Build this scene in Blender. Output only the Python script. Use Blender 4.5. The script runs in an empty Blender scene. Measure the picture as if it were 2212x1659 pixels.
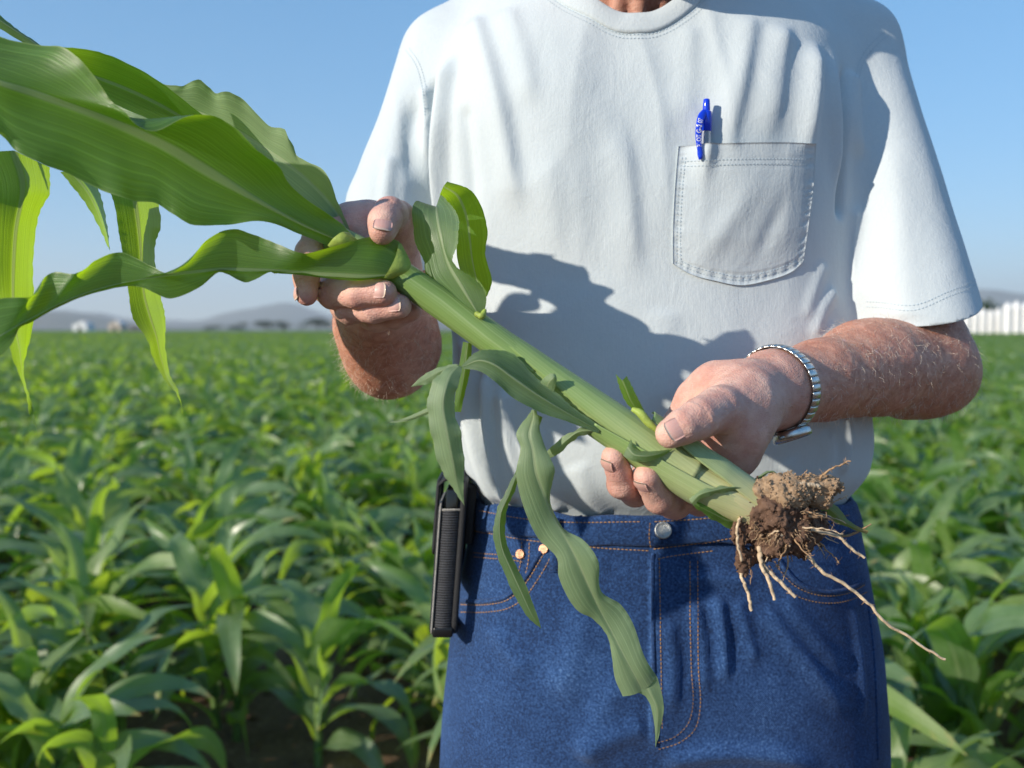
import bpy, math, random
import numpy as np
from mathutils import Vector, Matrix
from mathutils.bvhtree import BVHTree

# ------------------------------------------------------------------ camera, sky, sun, exposure
scene = bpy.context.scene
COL = scene.collection
FPX = 2171.0                     # focal length in pixels of a 2212 x 1659 picture
CAM_Z = 1.22
PITCH = math.atan(117.0 / FPX)   # horizon sits a little above the middle of the picture
cam_data = bpy.data.cameras.new('camera')
cam_data.sensor_width = 36.0
cam_data.lens = 36.0 * FPX / 2212.0
cam_data.clip_start = 0.05
cam_data.clip_end = 60000.0
cam_data.dof.use_dof = True
cam_data.dof.focus_distance = 0.74
cam_data.dof.aperture_fstop = 6.5
cam = bpy.data.objects.new('camera', cam_data)
COL.objects.link(cam)
cam.location = (0, 0, CAM_Z)
cam.rotation_euler = (math.pi / 2 - PITCH, 0, 0)
scene.camera = cam

SUN_AZ = math.radians(58.0)      # from behind the camera towards the left
SUN_EL = math.radians(20.0)
SUN_VEC = Vector((-math.sin(SUN_AZ) * math.cos(SUN_EL), -math.cos(SUN_AZ) * math.cos(SUN_EL), math.sin(SUN_EL)))
world = bpy.data.worlds.new('World')
scene.world = world
world.use_nodes = True
wn = world.node_tree
wn.nodes.clear()
w_out = wn.nodes.new('ShaderNodeOutputWorld')
w_bg = wn.nodes.new('ShaderNodeBackground')
w_sky = wn.nodes.new('ShaderNodeTexSky')
w_sky.sky_type = 'NISHITA'
w_sky.sun_disc = False
w_sky.sun_elevation = SUN_EL
w_sky.sun_rotation = math.atan2(SUN_VEC.x, SUN_VEC.y)
w_sky.altitude = 1400.0
w_sky.air_density = 1.0
w_sky.dust_density = 0.2
w_sky.ozone_density = 6.0
w_gam = wn.nodes.new('ShaderNodeGamma')      # the photograph's soft highlight response, over the whole sky alike
w_gam.inputs['Gamma'].default_value = 0.5
w_hsv = wn.nodes.new('ShaderNodeHueSaturation')
w_hsv.inputs['Saturation'].default_value = 1.40
w_hsv.inputs['Value'].default_value = 1.64
w_bg.inputs['Strength'].default_value = 0.13
wn.links.new(w_sky.outputs[0], w_gam.inputs['Color'])
wn.links.new(w_gam.outputs[0], w_hsv.inputs['Color'])
wn.links.new(w_hsv.outputs[0], w_bg.inputs['Color'])
wn.links.new(w_bg.outputs[0], w_out.inputs['Surface'])

sun_data = bpy.data.lights.new('sun', 'SUN')
sun_data.energy = 3.5
sun_data.angle = math.radians(0.53)
sun_data.color = (1.0, 0.90, 0.76)
sun = bpy.data.objects.new('sun', sun_data)
COL.objects.link(sun)
sun.rotation_euler = (-SUN_VEC).to_track_quat('-Z', 'Y').to_euler()
sun.location = (-3, -1, 4)

scene.view_settings.view_transform = 'Standard'
scene.view_settings.look = 'None'
scene.view_settings.exposure = 0.90
scene.view_settings.gamma = 1.0
scene.view_settings.use_curve_mapping = False
scene.cycles.max_bounces = 8
scene.cycles.transparent_max_bounces = 8
scene.cycles.use_denoising = True
scene.cycles.caustics_reflective = False
scene.cycles.caustics_refractive = False

# ------------------------------------------------------------------ helpers
RNG = np.random.default_rng(7)
CP, SP = math.cos(PITCH), math.sin(PITCH)

def P(px, py, d):
    """a point d metres in front of the lens (world Y), seen at px, py of the 2212 x 1659 picture"""
    x = (px - 1106.0) / FPX
    y = -(py - 829.5) / FPX
    dy = CP + y * SP
    dz = -SP + y * CP
    s = d / dy
    return np.array((x * s, d, CAM_Z + dz * s))

def proj(p):
    """picture position of a point"""
    q = np.asarray(p, float) - (0, 0, CAM_Z)
    f_ = q[..., 1] * CP - q[..., 2] * SP
    u_ = q[..., 1] * SP + q[..., 2] * CP
    return np.stack([1106 + FPX * q[..., 0] / f_, 829.5 - FPX * u_ / f_], -1)

def PL(pts):
    return np.array([P(*p) for p in pts])

def catmull(pts, n):
    """n points along a smooth curve through pts (any dimension), even in chord length"""
    pts = np.asarray(pts, float)
    m = len(pts)
    if m == 2:
        t = np.linspace(0, 1, n)[:, None]
        return pts[0] * (1 - t) + pts[1] * t
    seg = np.linalg.norm(np.diff(pts, axis=0), axis=1) ** 0.5 + 1e-9
    k = np.concatenate([[0], np.cumsum(seg)])
    t = np.linspace(0, k[-1], n)
    ext = np.vstack([2 * pts[0] - pts[1], pts, 2 * pts[-1] - pts[-2]])
    ke = np.concatenate([[k[0] - seg[0]], k, [k[-1] + seg[-1]]])
    i = np.clip(np.searchsorted(k, t, side='right') - 1, 0, m - 2)
    p0, p1, p2, p3 = ext[i], ext[i + 1], ext[i + 2], ext[i + 3]
    t0, t1, t2, t3 = (ke[i + j][:, None] for j in range(4))
    t = t[:, None]
    a1 = (t1 - t) / (t1 - t0) * p0 + (t - t0) / (t1 - t0) * p1
    a2 = (t2 - t) / (t2 - t1) * p1 + (t - t1) / (t2 - t1) * p2
    a3 = (t3 - t) / (t3 - t2) * p2 + (t - t2) / (t3 - t2) * p3
    b1 = (t2 - t) / (t2 - t0) * a1 + (t - t0) / (t2 - t0) * a2
    b2 = (t3 - t) / (t3 - t1) * a2 + (t - t1) / (t3 - t1) * a3
    return (t2 - t) / (t2 - t1) * b1 + (t - t1) / (t2 - t1) * b2

def mesh_np(name, verts, faces, smooth=True, uv=None):
    """mesh from arrays; faces is an (n, 3 or 4) array; uv is per vertex"""
    me = bpy.data.meshes.new(name)
    verts = np.asarray(verts, np.float32)
    faces = np.asarray(faces, np.int32)
    nf, k = faces.shape
    me.vertices.add(len(verts))
    me.vertices.foreach_set('co', verts.ravel())
    me.loops.add(nf * k)
    me.loops.foreach_set('vertex_index', faces.ravel())
    me.polygons.add(nf)
    me.polygons.foreach_set('loop_start', np.arange(0, nf * k, k, dtype=np.int32))
    if smooth:
        me.polygons.foreach_set('use_smooth', np.ones(nf, bool))
    if uv is not None:
        lay = me.uv_layers.new(name='UVMap')
        lay.data.foreach_set('uv', np.asarray(uv, np.float32)[faces.ravel()].ravel())
    me.update(calc_edges=True)
    me.validate()
    return me

def attr(me, name, vals):
    a = me.attributes.new(name, 'FLOAT', 'POINT')
    a.data.foreach_set('value', np.asarray(vals, np.float32))

def obj(name, me, mat=None, parent=None, loc=None):
    o = bpy.data.objects.new(name, me)
    COL.objects.link(o)
    if mat is not None and me is not None and len(me.materials) == 0:
        me.materials.append(mat)
    if parent is not None:
        o.parent = parent
    if loc is not None:
        o.location = loc
    return o

def tag(o, label, cat, group=None):
    o['label'] = label
    o['category'] = cat
    if group:
        o['group'] = group
    return o

def thing(name, label, cat, loc=(0, 0, 0), group=None):
    o = bpy.data.objects.new(name, None)
    COL.objects.link(o)
    o.location = loc
    o.empty_display_size = 0.05
    return tag(o, label, cat, group)

def under(o, root):
    """parent a mesh built in world coordinates to a thing whose Empty may stand anywhere"""
    o.parent = root
    o.matrix_parent_inverse = Matrix.Translation(-Vector(root.location))
    return o

def grid_faces(nu, nv, closed_v=False, off=0):
    i = np.arange(nu - 1)[:, None]
    j = np.arange(nv if closed_v else nv - 1)[None, :]
    j2 = (j + 1) % nv
    f = np.stack([i * nv + j, i * nv + j2, (i + 1) * nv + j2, (i + 1) * nv + j], -1)
    return f.reshape(-1, 4) + off

def frames(c):
    """tangent and two normals along a curve"""
    t = np.gradient(c, axis=0)
    t /= np.linalg.norm(t, axis=1)[:, None] + 1e-12
    n = np.zeros_like(c)
    up = np.array((0, 0, 1.0)) if abs(t[0, 2]) < 0.9 else np.array((1.0, 0, 0))
    v = up - t[0] * (up @ t[0])
    n[0] = v / np.linalg.norm(v)
    for i in range(1, len(c)):
        v = n[i - 1] - t[i] * (n[i - 1] @ t[i])
        n[i] = v / (np.linalg.norm(v) + 1e-12)
    return t, n, np.cross(t, n)

def tube(c, r, nv=10, cap=True, flat=None):
    """verts, faces of a tube along the curve c with radius r (scalar or per point)"""
    c = np.asarray(c, float)
    r = np.broadcast_to(np.asarray(r, float), (len(c),))
    t, n, b = frames(c)
    a = np.linspace(0, 2 * np.pi, nv, endpoint=False)
    v = c[:, None, :] + r[:, None, None] * (np.cos(a)[None, :, None] * n[:, None, :] + np.sin(a)[None, :, None] * b[:, None, :])
    v = v.reshape(-1, 3)
    f = grid_faces(len(c), nv, True)
    if cap:
        v = np.vstack([v, c[0], c[-1]])
        e = len(v)
        j = np.arange(nv)
        j2 = (j + 1) % nv
        s = np.stack([np.full(nv, e - 2), j2, j, j], -1)
        last = (len(c) - 1) * nv
        k = np.stack([np.full(nv, e - 1), last + j, last + j2, last + j2], -1)
        f = np.vstack([f, s, k])
    return v, f

def merge(parts):
    vs, fs, o = [], [], 0
    for v, f in parts:
        vs.append(v)
        fs.append(f + o)
        o += len(v)
    return np.vstack(vs), np.vstack(fs)

def box(c, s, rot=None):
    v = np.array([(x, y, z) for x in (-.5, .5) for y in (-.5, .5) for z in (-.5, .5)]) * np.asarray(s)
    if rot is not None:
        v = v @ np.asarray(rot).T
    return v + np.asarray(c), np.array([(0, 1, 3, 2), (4, 6, 7, 5), (0, 4, 5, 1), (2, 3, 7, 6), (0, 2, 6, 4), (1, 5, 7, 3)])

def fixquads(me):
    return me

# value noise on points, for shaping geometry
_H = np.random.default_rng(3).random(4096 * 4)
def vnoise(p, seed=0):
    p = np.asarray(p, float)
    i = np.floor(p).astype(np.int64)
    f = p - i
    f = f * f * (3 - 2 * f)
    out = 0
    for dx in (0, 1):
        for dy in (0, 1):
            for dz in (0, 1):
                h = ((i[..., 0] + dx) * 73856093) ^ ((i[..., 1] + dy) * 19349663) ^ ((i[..., 2] + dz) * 83492791) ^ (seed * 2654435)
                w = (f[..., 0] if dx else 1 - f[..., 0]) * (f[..., 1] if dy else 1 - f[..., 1]) * (f[..., 2] if dz else 1 - f[..., 2])
                out = out + w * _H[h % len(_H)]
    return out * 2 - 1

def fbm(p, oct=3, seed=0):
    s, a = 0, 1.0
    for k in range(oct):
        s = s + a * vnoise(np.asarray(p) * 2 ** k, seed + k)
        a *= .5
    return s

# ---- solid modelling on a grid of distances
class Field:
    def __init__(self, lo, hi, h):
        self.lo = np.asarray(lo, float)
        self.h = h
        self.n = np.ceil((np.asarray(hi) - self.lo) / h).astype(int) + 1
        self.f = np.full(self.n, 0.2, np.float32)

    def sub(self, lo, hi):
        a = np.clip(np.floor((np.asarray(lo) - self.lo) / self.h).astype(int), 0, self.n)
        b = np.clip(np.ceil((np.asarray(hi) - self.lo) / self.h).astype(int) + 1, 0, self.n)
        sl = tuple(slice(x, y) for x, y in zip(a, b))
        ax = [self.lo[i] + self.h * np.arange(a[i], b[i]) for i in range(3)]
        return sl, np.stack(np.meshgrid(*ax, indexing='ij'), -1) if all(b > a) else None

    def put(self, sl, d, k=0.0, cut=False):
        a = self.f[sl]
        if cut:
            d = -d
            h = np.clip(.5 - .5 * (d - a) / max(k, 1e-6), 0, 1)
            self.f[sl] = a * h + d * (1 - h) + k * h * (1 - h)
            return
        if k <= 0:
            self.f[sl] = np.minimum(a, d)
        else:
            h = np.clip(.5 + .5 * (a - d) / k, 0, 1)
            self.f[sl] = a * (1 - h) + d * h - k * h * (1 - h)

    def cone(self, a, b, ra, rb, k=0.0, flat=None, s=1.0, cut=False):
        a, b = np.asarray(a, float), np.asarray(b, float)
        m = max(ra, rb) + k + 4 * self.h
        sl, p = self.sub(np.minimum(a, b) - m, np.maximum(a, b) + m)
        if p is None:
            return
        self.put(sl, cone_d(p, a, b, ra, rb, flat, s), k, cut)

    def chain(self, pts, rad, k_in, k_out, flat=None, s=1.0):
        """a finger or limb: its own segments melt together (k_in), then it joins the rest (k_out)"""
        pts = [np.asarray(q, float) for q in pts]
        m = max(rad) + max(k_in, k_out) + 4 * self.h
        sl, p = self.sub(np.min(pts, 0) - m, np.max(pts, 0) + m)
        if p is None:
            return
        d = None
        for i in range(len(pts) - 1):
            e = cone_d(p, pts[i], pts[i + 1], rad[i], rad[i + 1], flat, s)
            if d is None:
                d = e
            else:
                h = np.clip(.5 + .5 * (d - e) / k_in, 0, 1)
                d = d * (1 - h) + e * h - k_in * h * (1 - h)
        self.put(sl, d, k_out)

    def fingers(self, chains, k_in, k_out):
        """fingers melt into the palm but stay apart from one another"""
        palm = self.f.copy()
        for pts, rad in chains:
            pts = [np.asarray(q, float) for q in pts]
            m = max(rad) + max(k_in, k_out) + 4 * self.h
            sl, p = self.sub(np.min(pts, 0) - m, np.max(pts, 0) + m)
            d = None
            for i in range(len(pts) - 1):
                e = cone_d(p, pts[i], pts[i + 1], rad[i], rad[i + 1])
                if d is None:
                    d = e
                else:
                    h = np.clip(.5 + .5 * (d - e) / k_in, 0, 1)
                    d = d * (1 - h) + e * h - k_in * h * (1 - h)
            a = palm[sl]
            h = np.clip(.5 + .5 * (a - d) / k_out, 0, 1)
            self.f[sl] = np.minimum(self.f[sl], a * (1 - h) + d * h - k_out * h * (1 - h))

    def mesh(self):
        return surface_nets(self.f, self.lo, self.h)

def cone_d(p, a, b, ra, rb, flat=None, s=1.0):
    q = p - a
    if flat is not None:
        n = np.asarray(flat, float)
        n = n / np.linalg.norm(n)
        ba0 = b - a
        ba0 = ba0 / (np.linalg.norm(ba0) + 1e-9)
        n = n - ba0 * (n @ ba0)
        n /= np.linalg.norm(n)
        q = q + (q @ n)[..., None] * n * (1 / s - 1)
    ba = b - a
    t = np.clip((q @ ba) / (ba @ ba + 1e-12), 0, 1)
    return (np.sqrt(((q - t[..., None] * ba) ** 2).sum(-1)) - (ra + (rb - ra) * t)) * min(1.0, s if flat is not None else 1.0)

def surface_nets(f, lo, h):
    ins = f < 0
    n = np.array(f.shape)
    c = ins[:-1, :-1, :-1].astype(np.int8)
    s = np.zeros(n - 1, np.int8)
    for dx in (0, 1):
        for dy in (0, 1):
            for dz in (0, 1):
                s += ins[dx:n[0] - 1 + dx, dy:n[1] - 1 + dy, dz:n[2] - 1 + dz]
    ci = np.argwhere((s > 0) & (s < 8))
    vid = np.full(n - 1, -1, np.int32)
    vid[ci[:, 0], ci[:, 1], ci[:, 2]] = np.arange(len(ci))
    acc = np.zeros((len(ci), 3))
    cnt = np.zeros(len(ci))
    cor = [(x, y, z) for x in (0, 1) for y in (0, 1) for z in (0, 1)]
    val = {q: f[ci[:, 0] + q[0], ci[:, 1] + q[1], ci[:, 2] + q[2]] for q in cor}
    for q in cor:
        for ax in range(3):
            if q[ax] == 0:
                r = tuple(1 if i == ax else q[i] for i in range(3))
                a, b = val[q], val[r]
                m = (a < 0) != (b < 0)
                t = a[m] / (a[m] - b[m])
                pt = np.tile(np.array(q, float), (m.sum(), 1))
                pt[:, ax] += t
                acc[m] += pt
                cnt[m] += 1
    verts = lo + h * (ci + acc / cnt[:, None])
    faces = []
    for ax in range(3):
        o1, o2 = [(1, 2), (2, 0), (0, 1)][ax]
        a = ins[tuple(slice(0, n[i] - 1) if i == ax else slice(1, n[i] - 1) for i in range(3))]
        b = ins[tuple(slice(1, n[i]) if i == ax else slice(1, n[i] - 1) for i in range(3))]
        e = np.argwhere(a != b)
        fl = a[e[:, 0], e[:, 1], e[:, 2]]
        g = e.copy()
        for i in range(3):
            if i != ax:
                g[:, i] += 1
        def cid(u, v):
            q = g.copy()
            q[:, o1] -= u
            q[:, o2] -= v
            return vid[q[:, 0], q[:, 1], q[:, 2]]
        quad = np.stack([cid(1, 1), cid(0, 1), cid(0, 0), cid(1, 0)], -1)
        quad[~fl] = quad[~fl][:, ::-1]
        faces.append(quad)
    return verts, np.vstack(faces)

def vnormals(v, f):
    a, b, c, d = (v[f[:, i]] for i in range(4)) if f.shape[1] == 4 else (v[f[:, 0]], v[f[:, 1]], v[f[:, 2]], v[f[:, 2]])
    fn = np.cross(c - a, d - b) if f.shape[1] == 4 else np.cross(b - a, c - a)
    n = np.zeros_like(v)
    for i in range(f.shape[1]):
        np.add.at(n, f[:, i], fn)
    return n / (np.linalg.norm(n, axis=1)[:, None] + 1e-12)

def smooth_mesh(v, f, it=2, lam=0.5):
    e = np.vstack([f[:, [i, (i + 1) % f.shape[1]]] for i in range(f.shape[1])])
    e = np.unique(np.sort(e, axis=1), axis=0)
    for _ in range(it):
        s = np.zeros_like(v)
        c = np.zeros(len(v))
        np.add.at(s, e[:, 0], v[e[:, 1]])
        np.add.at(s, e[:, 1], v[e[:, 0]])
        np.add.at(c, e[:, 0], 1)
        np.add.at(c, e[:, 1], 1)
        v = v + lam * (s / np.maximum(c, 1)[:, None] - v)
    return v

# ---- node materials
class M:
    def __init__(self, name):
        self.m = bpy.data.materials.new(name)
        self.m.use_nodes = True
        self.t = self.m.node_tree
        self.t.nodes.clear()
        self.out = self.t.nodes.new('ShaderNodeOutputMaterial')

    def n(self, typ, **kw):
        nd = self.t.nodes.new('ShaderNode' + typ)
        ins = kw.pop('i', {})
        for k, v in kw.items():
            setattr(nd, k, v)
        for k, v in ins.items():
            s = nd.inputs[k]
            if hasattr(v, 'is_output') or isinstance(v, bpy.types.NodeSocket):
                self.t.links.new(v, s)
            else:
                s.default_value = v
        return nd

    def noise(self, vec, scale, detail=3, rough=.55, dist=0.0):
        return self.n('TexNoise', i={'Vector': vec, 'Scale': scale, 'Detail': detail, 'Roughness': rough, 'Distortion': dist}).outputs[0]

    def ramp(self, fac, *stops):
        nd = self.n('ValToRGB', i={'Fac': fac})
        el = nd.color_ramp.elements
        while len(el) < len(stops):
            el.new(0.5)
        for e, (p, c) in zip(el, stops):
            e.position = p
            e.color = (*c, 1) if len(c) == 3 else c
        return nd.outputs[0]

    def mix(self, fac, a, b, mode='MIX'):
        nd = self.n('MixRGB', blend_type=mode)
        for k, v in (('Fac', fac), ('Color1', a), ('Color2', b)):
            s = nd.inputs[k]
            if isinstance(v, bpy.types.NodeSocket):
                self.t.links.new(v, s)
            elif k == 'Fac':
                s.default_value = v
            else:
                s.default_value = (*v, 1) if len(v) == 3 else v
        return nd.outputs[0]

    def math(self, op, a, b=None, c=None):
        nd = self.n('Math', operation=op)
        for s, v in zip(nd.inputs, (a, b, c)):
            if v is None:
                continue
            if isinstance(v, bpy.types.NodeSocket):
                self.t.links.new(v, s)
            else:
                s.default_value = v
        return nd.outputs[0]

    def mapr(self, v, a, b, c=0.0, d=1.0):
        return self.n('MapRange', i={'Value': v, 'From Min': a, 'From Max': b, 'To Min': c, 'To Max': d}).outputs[0]

    def bump(self, height, strength, dist, normal=None):
        i = {'Height': height, 'Strength': strength, 'Distance': dist}
        if normal is not None:
            i['Normal'] = normal
        return self.n('Bump', i=i).outputs[0]

    def scale(self, vec, s):
        nd = self.n('Mapping', i={'Vector': vec})
        nd.inputs['Scale'].default_value = s
        return nd.outputs[0]

    def principled(self, **i):
        return self.n('BsdfPrincipled', i={k.replace('_', ' '): v for k, v in i.items()})

    def finish(self, shader):
        self.t.links.new(shader, self.out.inputs['Surface'])
        return self.m

    @property
    def oc(self):
        return self.n('TexCoord').outputs['Object']

    @property
    def uv(self):
        return self.n('TexCoord').outputs['UV']

def rgb(*c):
    return (*c, 1.0)
# ------------------------------------------------------------------ materials of the place
def mat_leaf(name, base, light, trans, vein=1.0, rough=.38, tw=.42, spec=.5, dry=0.0, veins=46.0, mid=(.42, .52, .26), midw=.035, pale=.55):
    """corn blade: u runs across the blade, v along it"""
    m = M(name)
    uv = m.uv
    sep = m.n('SeparateXYZ', i={'Vector': uv})
    u, v = sep.outputs[0], sep.outputs[1]
    st = m.noise(m.scale(uv, (veins, .55, 1)), 1.0, 2, .5)
    fine = m.noise(m.scale(uv, (veins * 3.2, 1.2, 1)), 1.0, 1, .5)
    blot = m.noise(m.oc, 16.0, 3, .6)
    col = m.mix(m.mapr(blot, .35, .65), base, light)
    col = m.mix(m.math('MULTIPLY', m.mapr(st, .52, .72), .55 * vein), col, tuple(min(1, c * 1.9 + .02) for c in light))
    col = m.mix(m.math('MULTIPLY', m.mapr(fine, .45, .6), .25 * vein), col, base)
    off = m.math('ABSOLUTE', m.math('SUBTRACT', u, .5))
    w = m.math('MULTIPLY', m.mapr(v, 0, 1, 1.6, .45), midw)
    mf = m.n('MapRange', interpolation_type='SMOOTHSTEP', i={'Value': m.math('DIVIDE', off, w), 'From Min': .55, 'From Max': 1.25, 'To Min': 1.0, 'To Max': 0.0}).outputs[0]
    mf = m.math('MULTIPLY', mf, pale)
    col = m.mix(mf, col, mid)
    ed = m.mapr(off, .485, .5)
    col = m.mix(m.math('MULTIPLY', ed, .35), col, (.45, .5, .25))
    if dry > 0:
        df = m.mapr(m.math('ADD', m.noise(m.oc, 40, 3), m.mapr(v, .6, 1.0, -.6, dry)), .55, .8)
        col = m.mix(df, col, (.42, .3, .12))
    bh = m.math('ADD', m.math('MULTIPLY', st, 1.0), m.math('MULTIPLY', fine, .35))
    bh = m.math('ADD', bh, m.math('MULTIPLY', mf, 1.2))
    nrm = m.bump(bh, .35 * vein, .0012)
    p = m.principled(Base_Color=col, Roughness=m.mapr(blot, .3, .7, rough - .06, rough + .1), Specular_IOR_Level=spec, Normal=nrm)
    tcol = m.mix(m.math('MULTIPLY', m.mapr(st, .45, .7), .5), trans, tuple(min(1, c * 1.5) for c in trans))
    tcol = m.mix(m.math('MULTIPLY', mf, .8), tcol, (.42, .48, .2))
    tr = m.n('BsdfTranslucent', i={'Color': tcol, 'Normal': nrm})
    mx = m.n('MixShader', i={0: tw, 1: p.outputs[0], 2: tr.outputs[0]})
    return m.finish(mx.outputs[0])

def mat_plain(name, col, rough=.6, spec=.4, var=.15, scale=8.0, metal=0.0, bump=0.0, bscale=300.0):
    m = M(name)
    nz = m.noise(m.oc, scale, 4, .6)
    c = m.mix(m.mapr(nz, .3, .7), tuple(x * (1 - var) for x in col), tuple(min(1, x * (1 + var)) for x in col))
    kw = dict(Base_Color=c, Roughness=rough, Specular_IOR_Level=spec, Metallic=metal)
    if bump:
        kw['Normal'] = m.bump(m.noise(m.oc, bscale, 3, .6), bump, .001)
    return m.finish(m.principled(**kw).outputs[0])

MAT_CROP = [mat_leaf('corn leaf crop %d' % i, b, l, t, vein=.5, rough=r, tw=.42, veins=26, spec=1.0, dry=.22, mid=(.3, .4, .18), pale=.45) for i, (b, l, t, r) in enumerate((
    ((.098, .170, .052), (.165, .245, .105), (.50, .74, .04), .42),
    ((.090, .156, .060), (.150, .228, .115), (.44, .68, .04), .38),
    ((.115, .185, .050), (.185, .260, .095), (.56, .78, .04), .46)))]
MAT_STEM = mat_plain('corn stem', (.10, .17, .045), .45, .4, .3, 14)

def mat_soil(name, a, b, c, scale=1.0):
    m = M(name)
    n1 = m.noise(m.oc, 6 * scale, 5, .65)
    n2 = m.noise(m.oc, 55 * scale, 4, .7)
    col = m.mix(m.mapr(n1, .35, .65), a, b)
    col = m.mix(m.mapr(n2, .52, .7), col, c)
    nrm = m.bump(m.math('ADD', m.math('MULTIPLY', n2, .6), m.noise(m.oc, 220 * scale, 3)), .9, .012 / scale)
    return m.finish(m.principled(Base_Color=col, Roughness=.95, Specular_IOR_Level=.1, Normal=nrm).outputs[0])
MAT_SOIL = mat_soil('field soil', (.15, .092, .062), (.22, .14, .092), (.32, .22, .15))

# ------------------------------------------------------------------ ground, hills
ROW_ANG = math.radians(-21.0)
ROW_DIR = np.array((math.sin(ROW_ANG), math.cos(ROW_ANG)))
ROW_NRM = np.array((math.cos(ROW_ANG), -math.sin(ROW_ANG)))
ROW_SP = 0.56
ROW_OFF = 0.10

def ground_z(x, y):
    s = (x * ROW_NRM[0] + y * ROW_NRM[1] - ROW_OFF) / ROW_SP
    near = np.clip((14 - np.hypot(x, y)) / 6, 0, 1)
    p = np.stack([x * 5, y * 5, 0 * x], -1)
    return near * (.022 * np.cos(2 * np.pi * s) + .018 * fbm(p, 3, 5) - .02) - .02 * (1 - near)

def build_ground():
    xs = np.concatenate([-np.geomspace(16500, 9, 26), np.linspace(-8, 8, 240), np.geomspace(9, 16500, 26)])
    ys = np.concatenate([-np.geomspace(3000, 6, 16), np.linspace(-5, 12, 260), np.geomspace(13, 16500, 26)])
    X, Y = np.meshgrid(xs, ys, indexing='ij')
    Z = ground_z(X, Y)
    v = np.stack([X, Y, Z], -1).reshape(-1, 3)
    o = obj('ground', mesh_np('ground', v, grid_faces(len(xs), len(ys))[:, ::-1]), MAT_SOIL)
    o['kind'] = 'structure'
    return o
build_ground()

def build_hills():
    m = M('far hills')
    nz = m.noise(m.oc, .0012, 6, .6)
    col = m.ramp(nz, (.3, (.05, .07, .04)), (.55, (.11, .11, .07)), (.75, (.19, .16, .11)))
    mat = m.finish(m.principled(Base_Color=col, Roughness=1.0, Specular_IOR_Level=0.0).outputs[0])
    for k, (dist, base, amp, seed) in enumerate(((11500, 300, 130, 1), (7200, 95, 70, 9))):
        na, nr = 260, 14
        ang = np.linspace(math.radians(-52), math.radians(52), na)
        A, T = np.meshgrid(ang, np.linspace(0, 1, nr), indexing='ij')
        p = np.stack([A * 9, A * 0, A * 0], -1)
        ridge = base + amp * fbm(p, 4, seed)
        ridge = ridge * (1 + .55 * np.clip((A - .25) / .3, 0, 1))
        D = dist * (1 + .35 * T)
        q = np.stack([A * 60, T * 4, 0 * A], -1)
        Z = ridge * np.sin(T * np.pi / 2) ** .8 * (1 + .12 * fbm(q, 3, seed + 4) * (1 - T)) - 20 * (1 - T)
        Z = np.minimum(Z, 690)
        v = np.stack([np.sin(A) * D, np.cos(A) * D, Z], -1).reshape(-1, 3)
        o = obj('hills', mesh_np('hills', v, grid_faces(na, nr)), mat)
        o['kind'] = 'structure'
build_hills()

# ------------------------------------------------------------------ corn of the field
def corn_leaf(rng, h0, az, L, W, e0, droop, curl, ruf, side=0.0, nu=15, nv=5):
    s = np.linspace(0, 1, nu)
    el = e0 - droop * s ** 1.25
    azs = az + side * s ** 2
    ds = L / (nu - 1)
    d = np.stack([np.cos(el) * np.cos(azs), np.cos(el) * np.sin(azs), np.sin(el)], -1)
    c = np.vstack([[0, 0, 0], np.cumsum(d[:-1] * ds, 0)]) + (0, 0, h0)
    sd = np.stack([-np.sin(azs), np.cos(azs), 0 * azs], -1)
    up = np.cross(d, sd)
    tw = curl * s
    sd2 = sd * np.cos(tw)[:, None] + up * np.sin(tw)[:, None]
    up2 = np.cross(d, sd2)
    w = W * np.clip(np.minimum((s * 6 + .35), 1) * (1 - s ** 2.6) ** .8, .01, 1) * .5
    t = np.linspace(-1, 1, nv)
    ph = rng.random(2) * 6.3
    fr = rng.uniform(9, 15)
    v = np.zeros((nu, nv, 3))
    for j, a in enumerate(t):
        rr = ruf * np.sin(fr * s + ph[0 if a < 0 else 1]) * abs(a) ** 2 * np.minimum(1, s * 4) * (1 - s)
        chan = .30 * abs(a) * (1 - .6 * s)
        v[:, j] = c + sd2 * (a * w)[:, None] + up2 * (chan * w + rr * W)[:, None]
    uv = np.stack(np.meshgrid(s, (t + 1) / 2, indexing='ij')[::-1], -1).reshape(-1, 2)
    return v.reshape(-1, 3), grid_faces(nu, nv), uv

def corn_proto(seed):
    rng = np.random.default_rng(seed)
    H = rng.uniform(.24, .34)
    n = rng.integers(9, 12)
    az0 = rng.random() * 6.28
    lean = rng.normal(0, .06, 2)
    leaves = []
    for k in range(n):
        f = k / (n - 1)
        az = az0 + math.pi * k + rng.normal(0, .5)
        L = (.26 + .27 * math.sin(min(1, f * 1.15 + .12) * math.pi * .62)) * rng.uniform(.8, 1.15)
        W = (.044 + .036 * math.sin(f * math.pi * .7 + .3)) * rng.uniform(.85, 1.15)
        e0 = rng.uniform(.65, 1.05) + .38 * f
        droop = rng.uniform(1.9, 3.1) - .6 * f ** 2
        if k >= n - 2:
            e0, droop, L = rng.uniform(1.1, 1.45), rng.uniform(.7, 1.8), L * .75
        v, fc, uv = corn_leaf(rng, H * (.12 + .88 * f), az, L, W, e0, droop, rng.normal(0, .9), rng.uniform(.20, .42), rng.normal(0, .6))
        v[:, :2] += lean * (v[:, 2:3])
        leaves.append((v, fc, uv))
    c = np.stack([lean[0] * np.linspace(-.03, H * 1.05, 6), lean[1] * np.linspace(-.03, H * 1.05, 6), np.linspace(-.03, H * 1.05, 6)], -1)
    stem = tube(c, np.linspace(.013, .008, 6), 7)
    return stem, leaves

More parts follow.
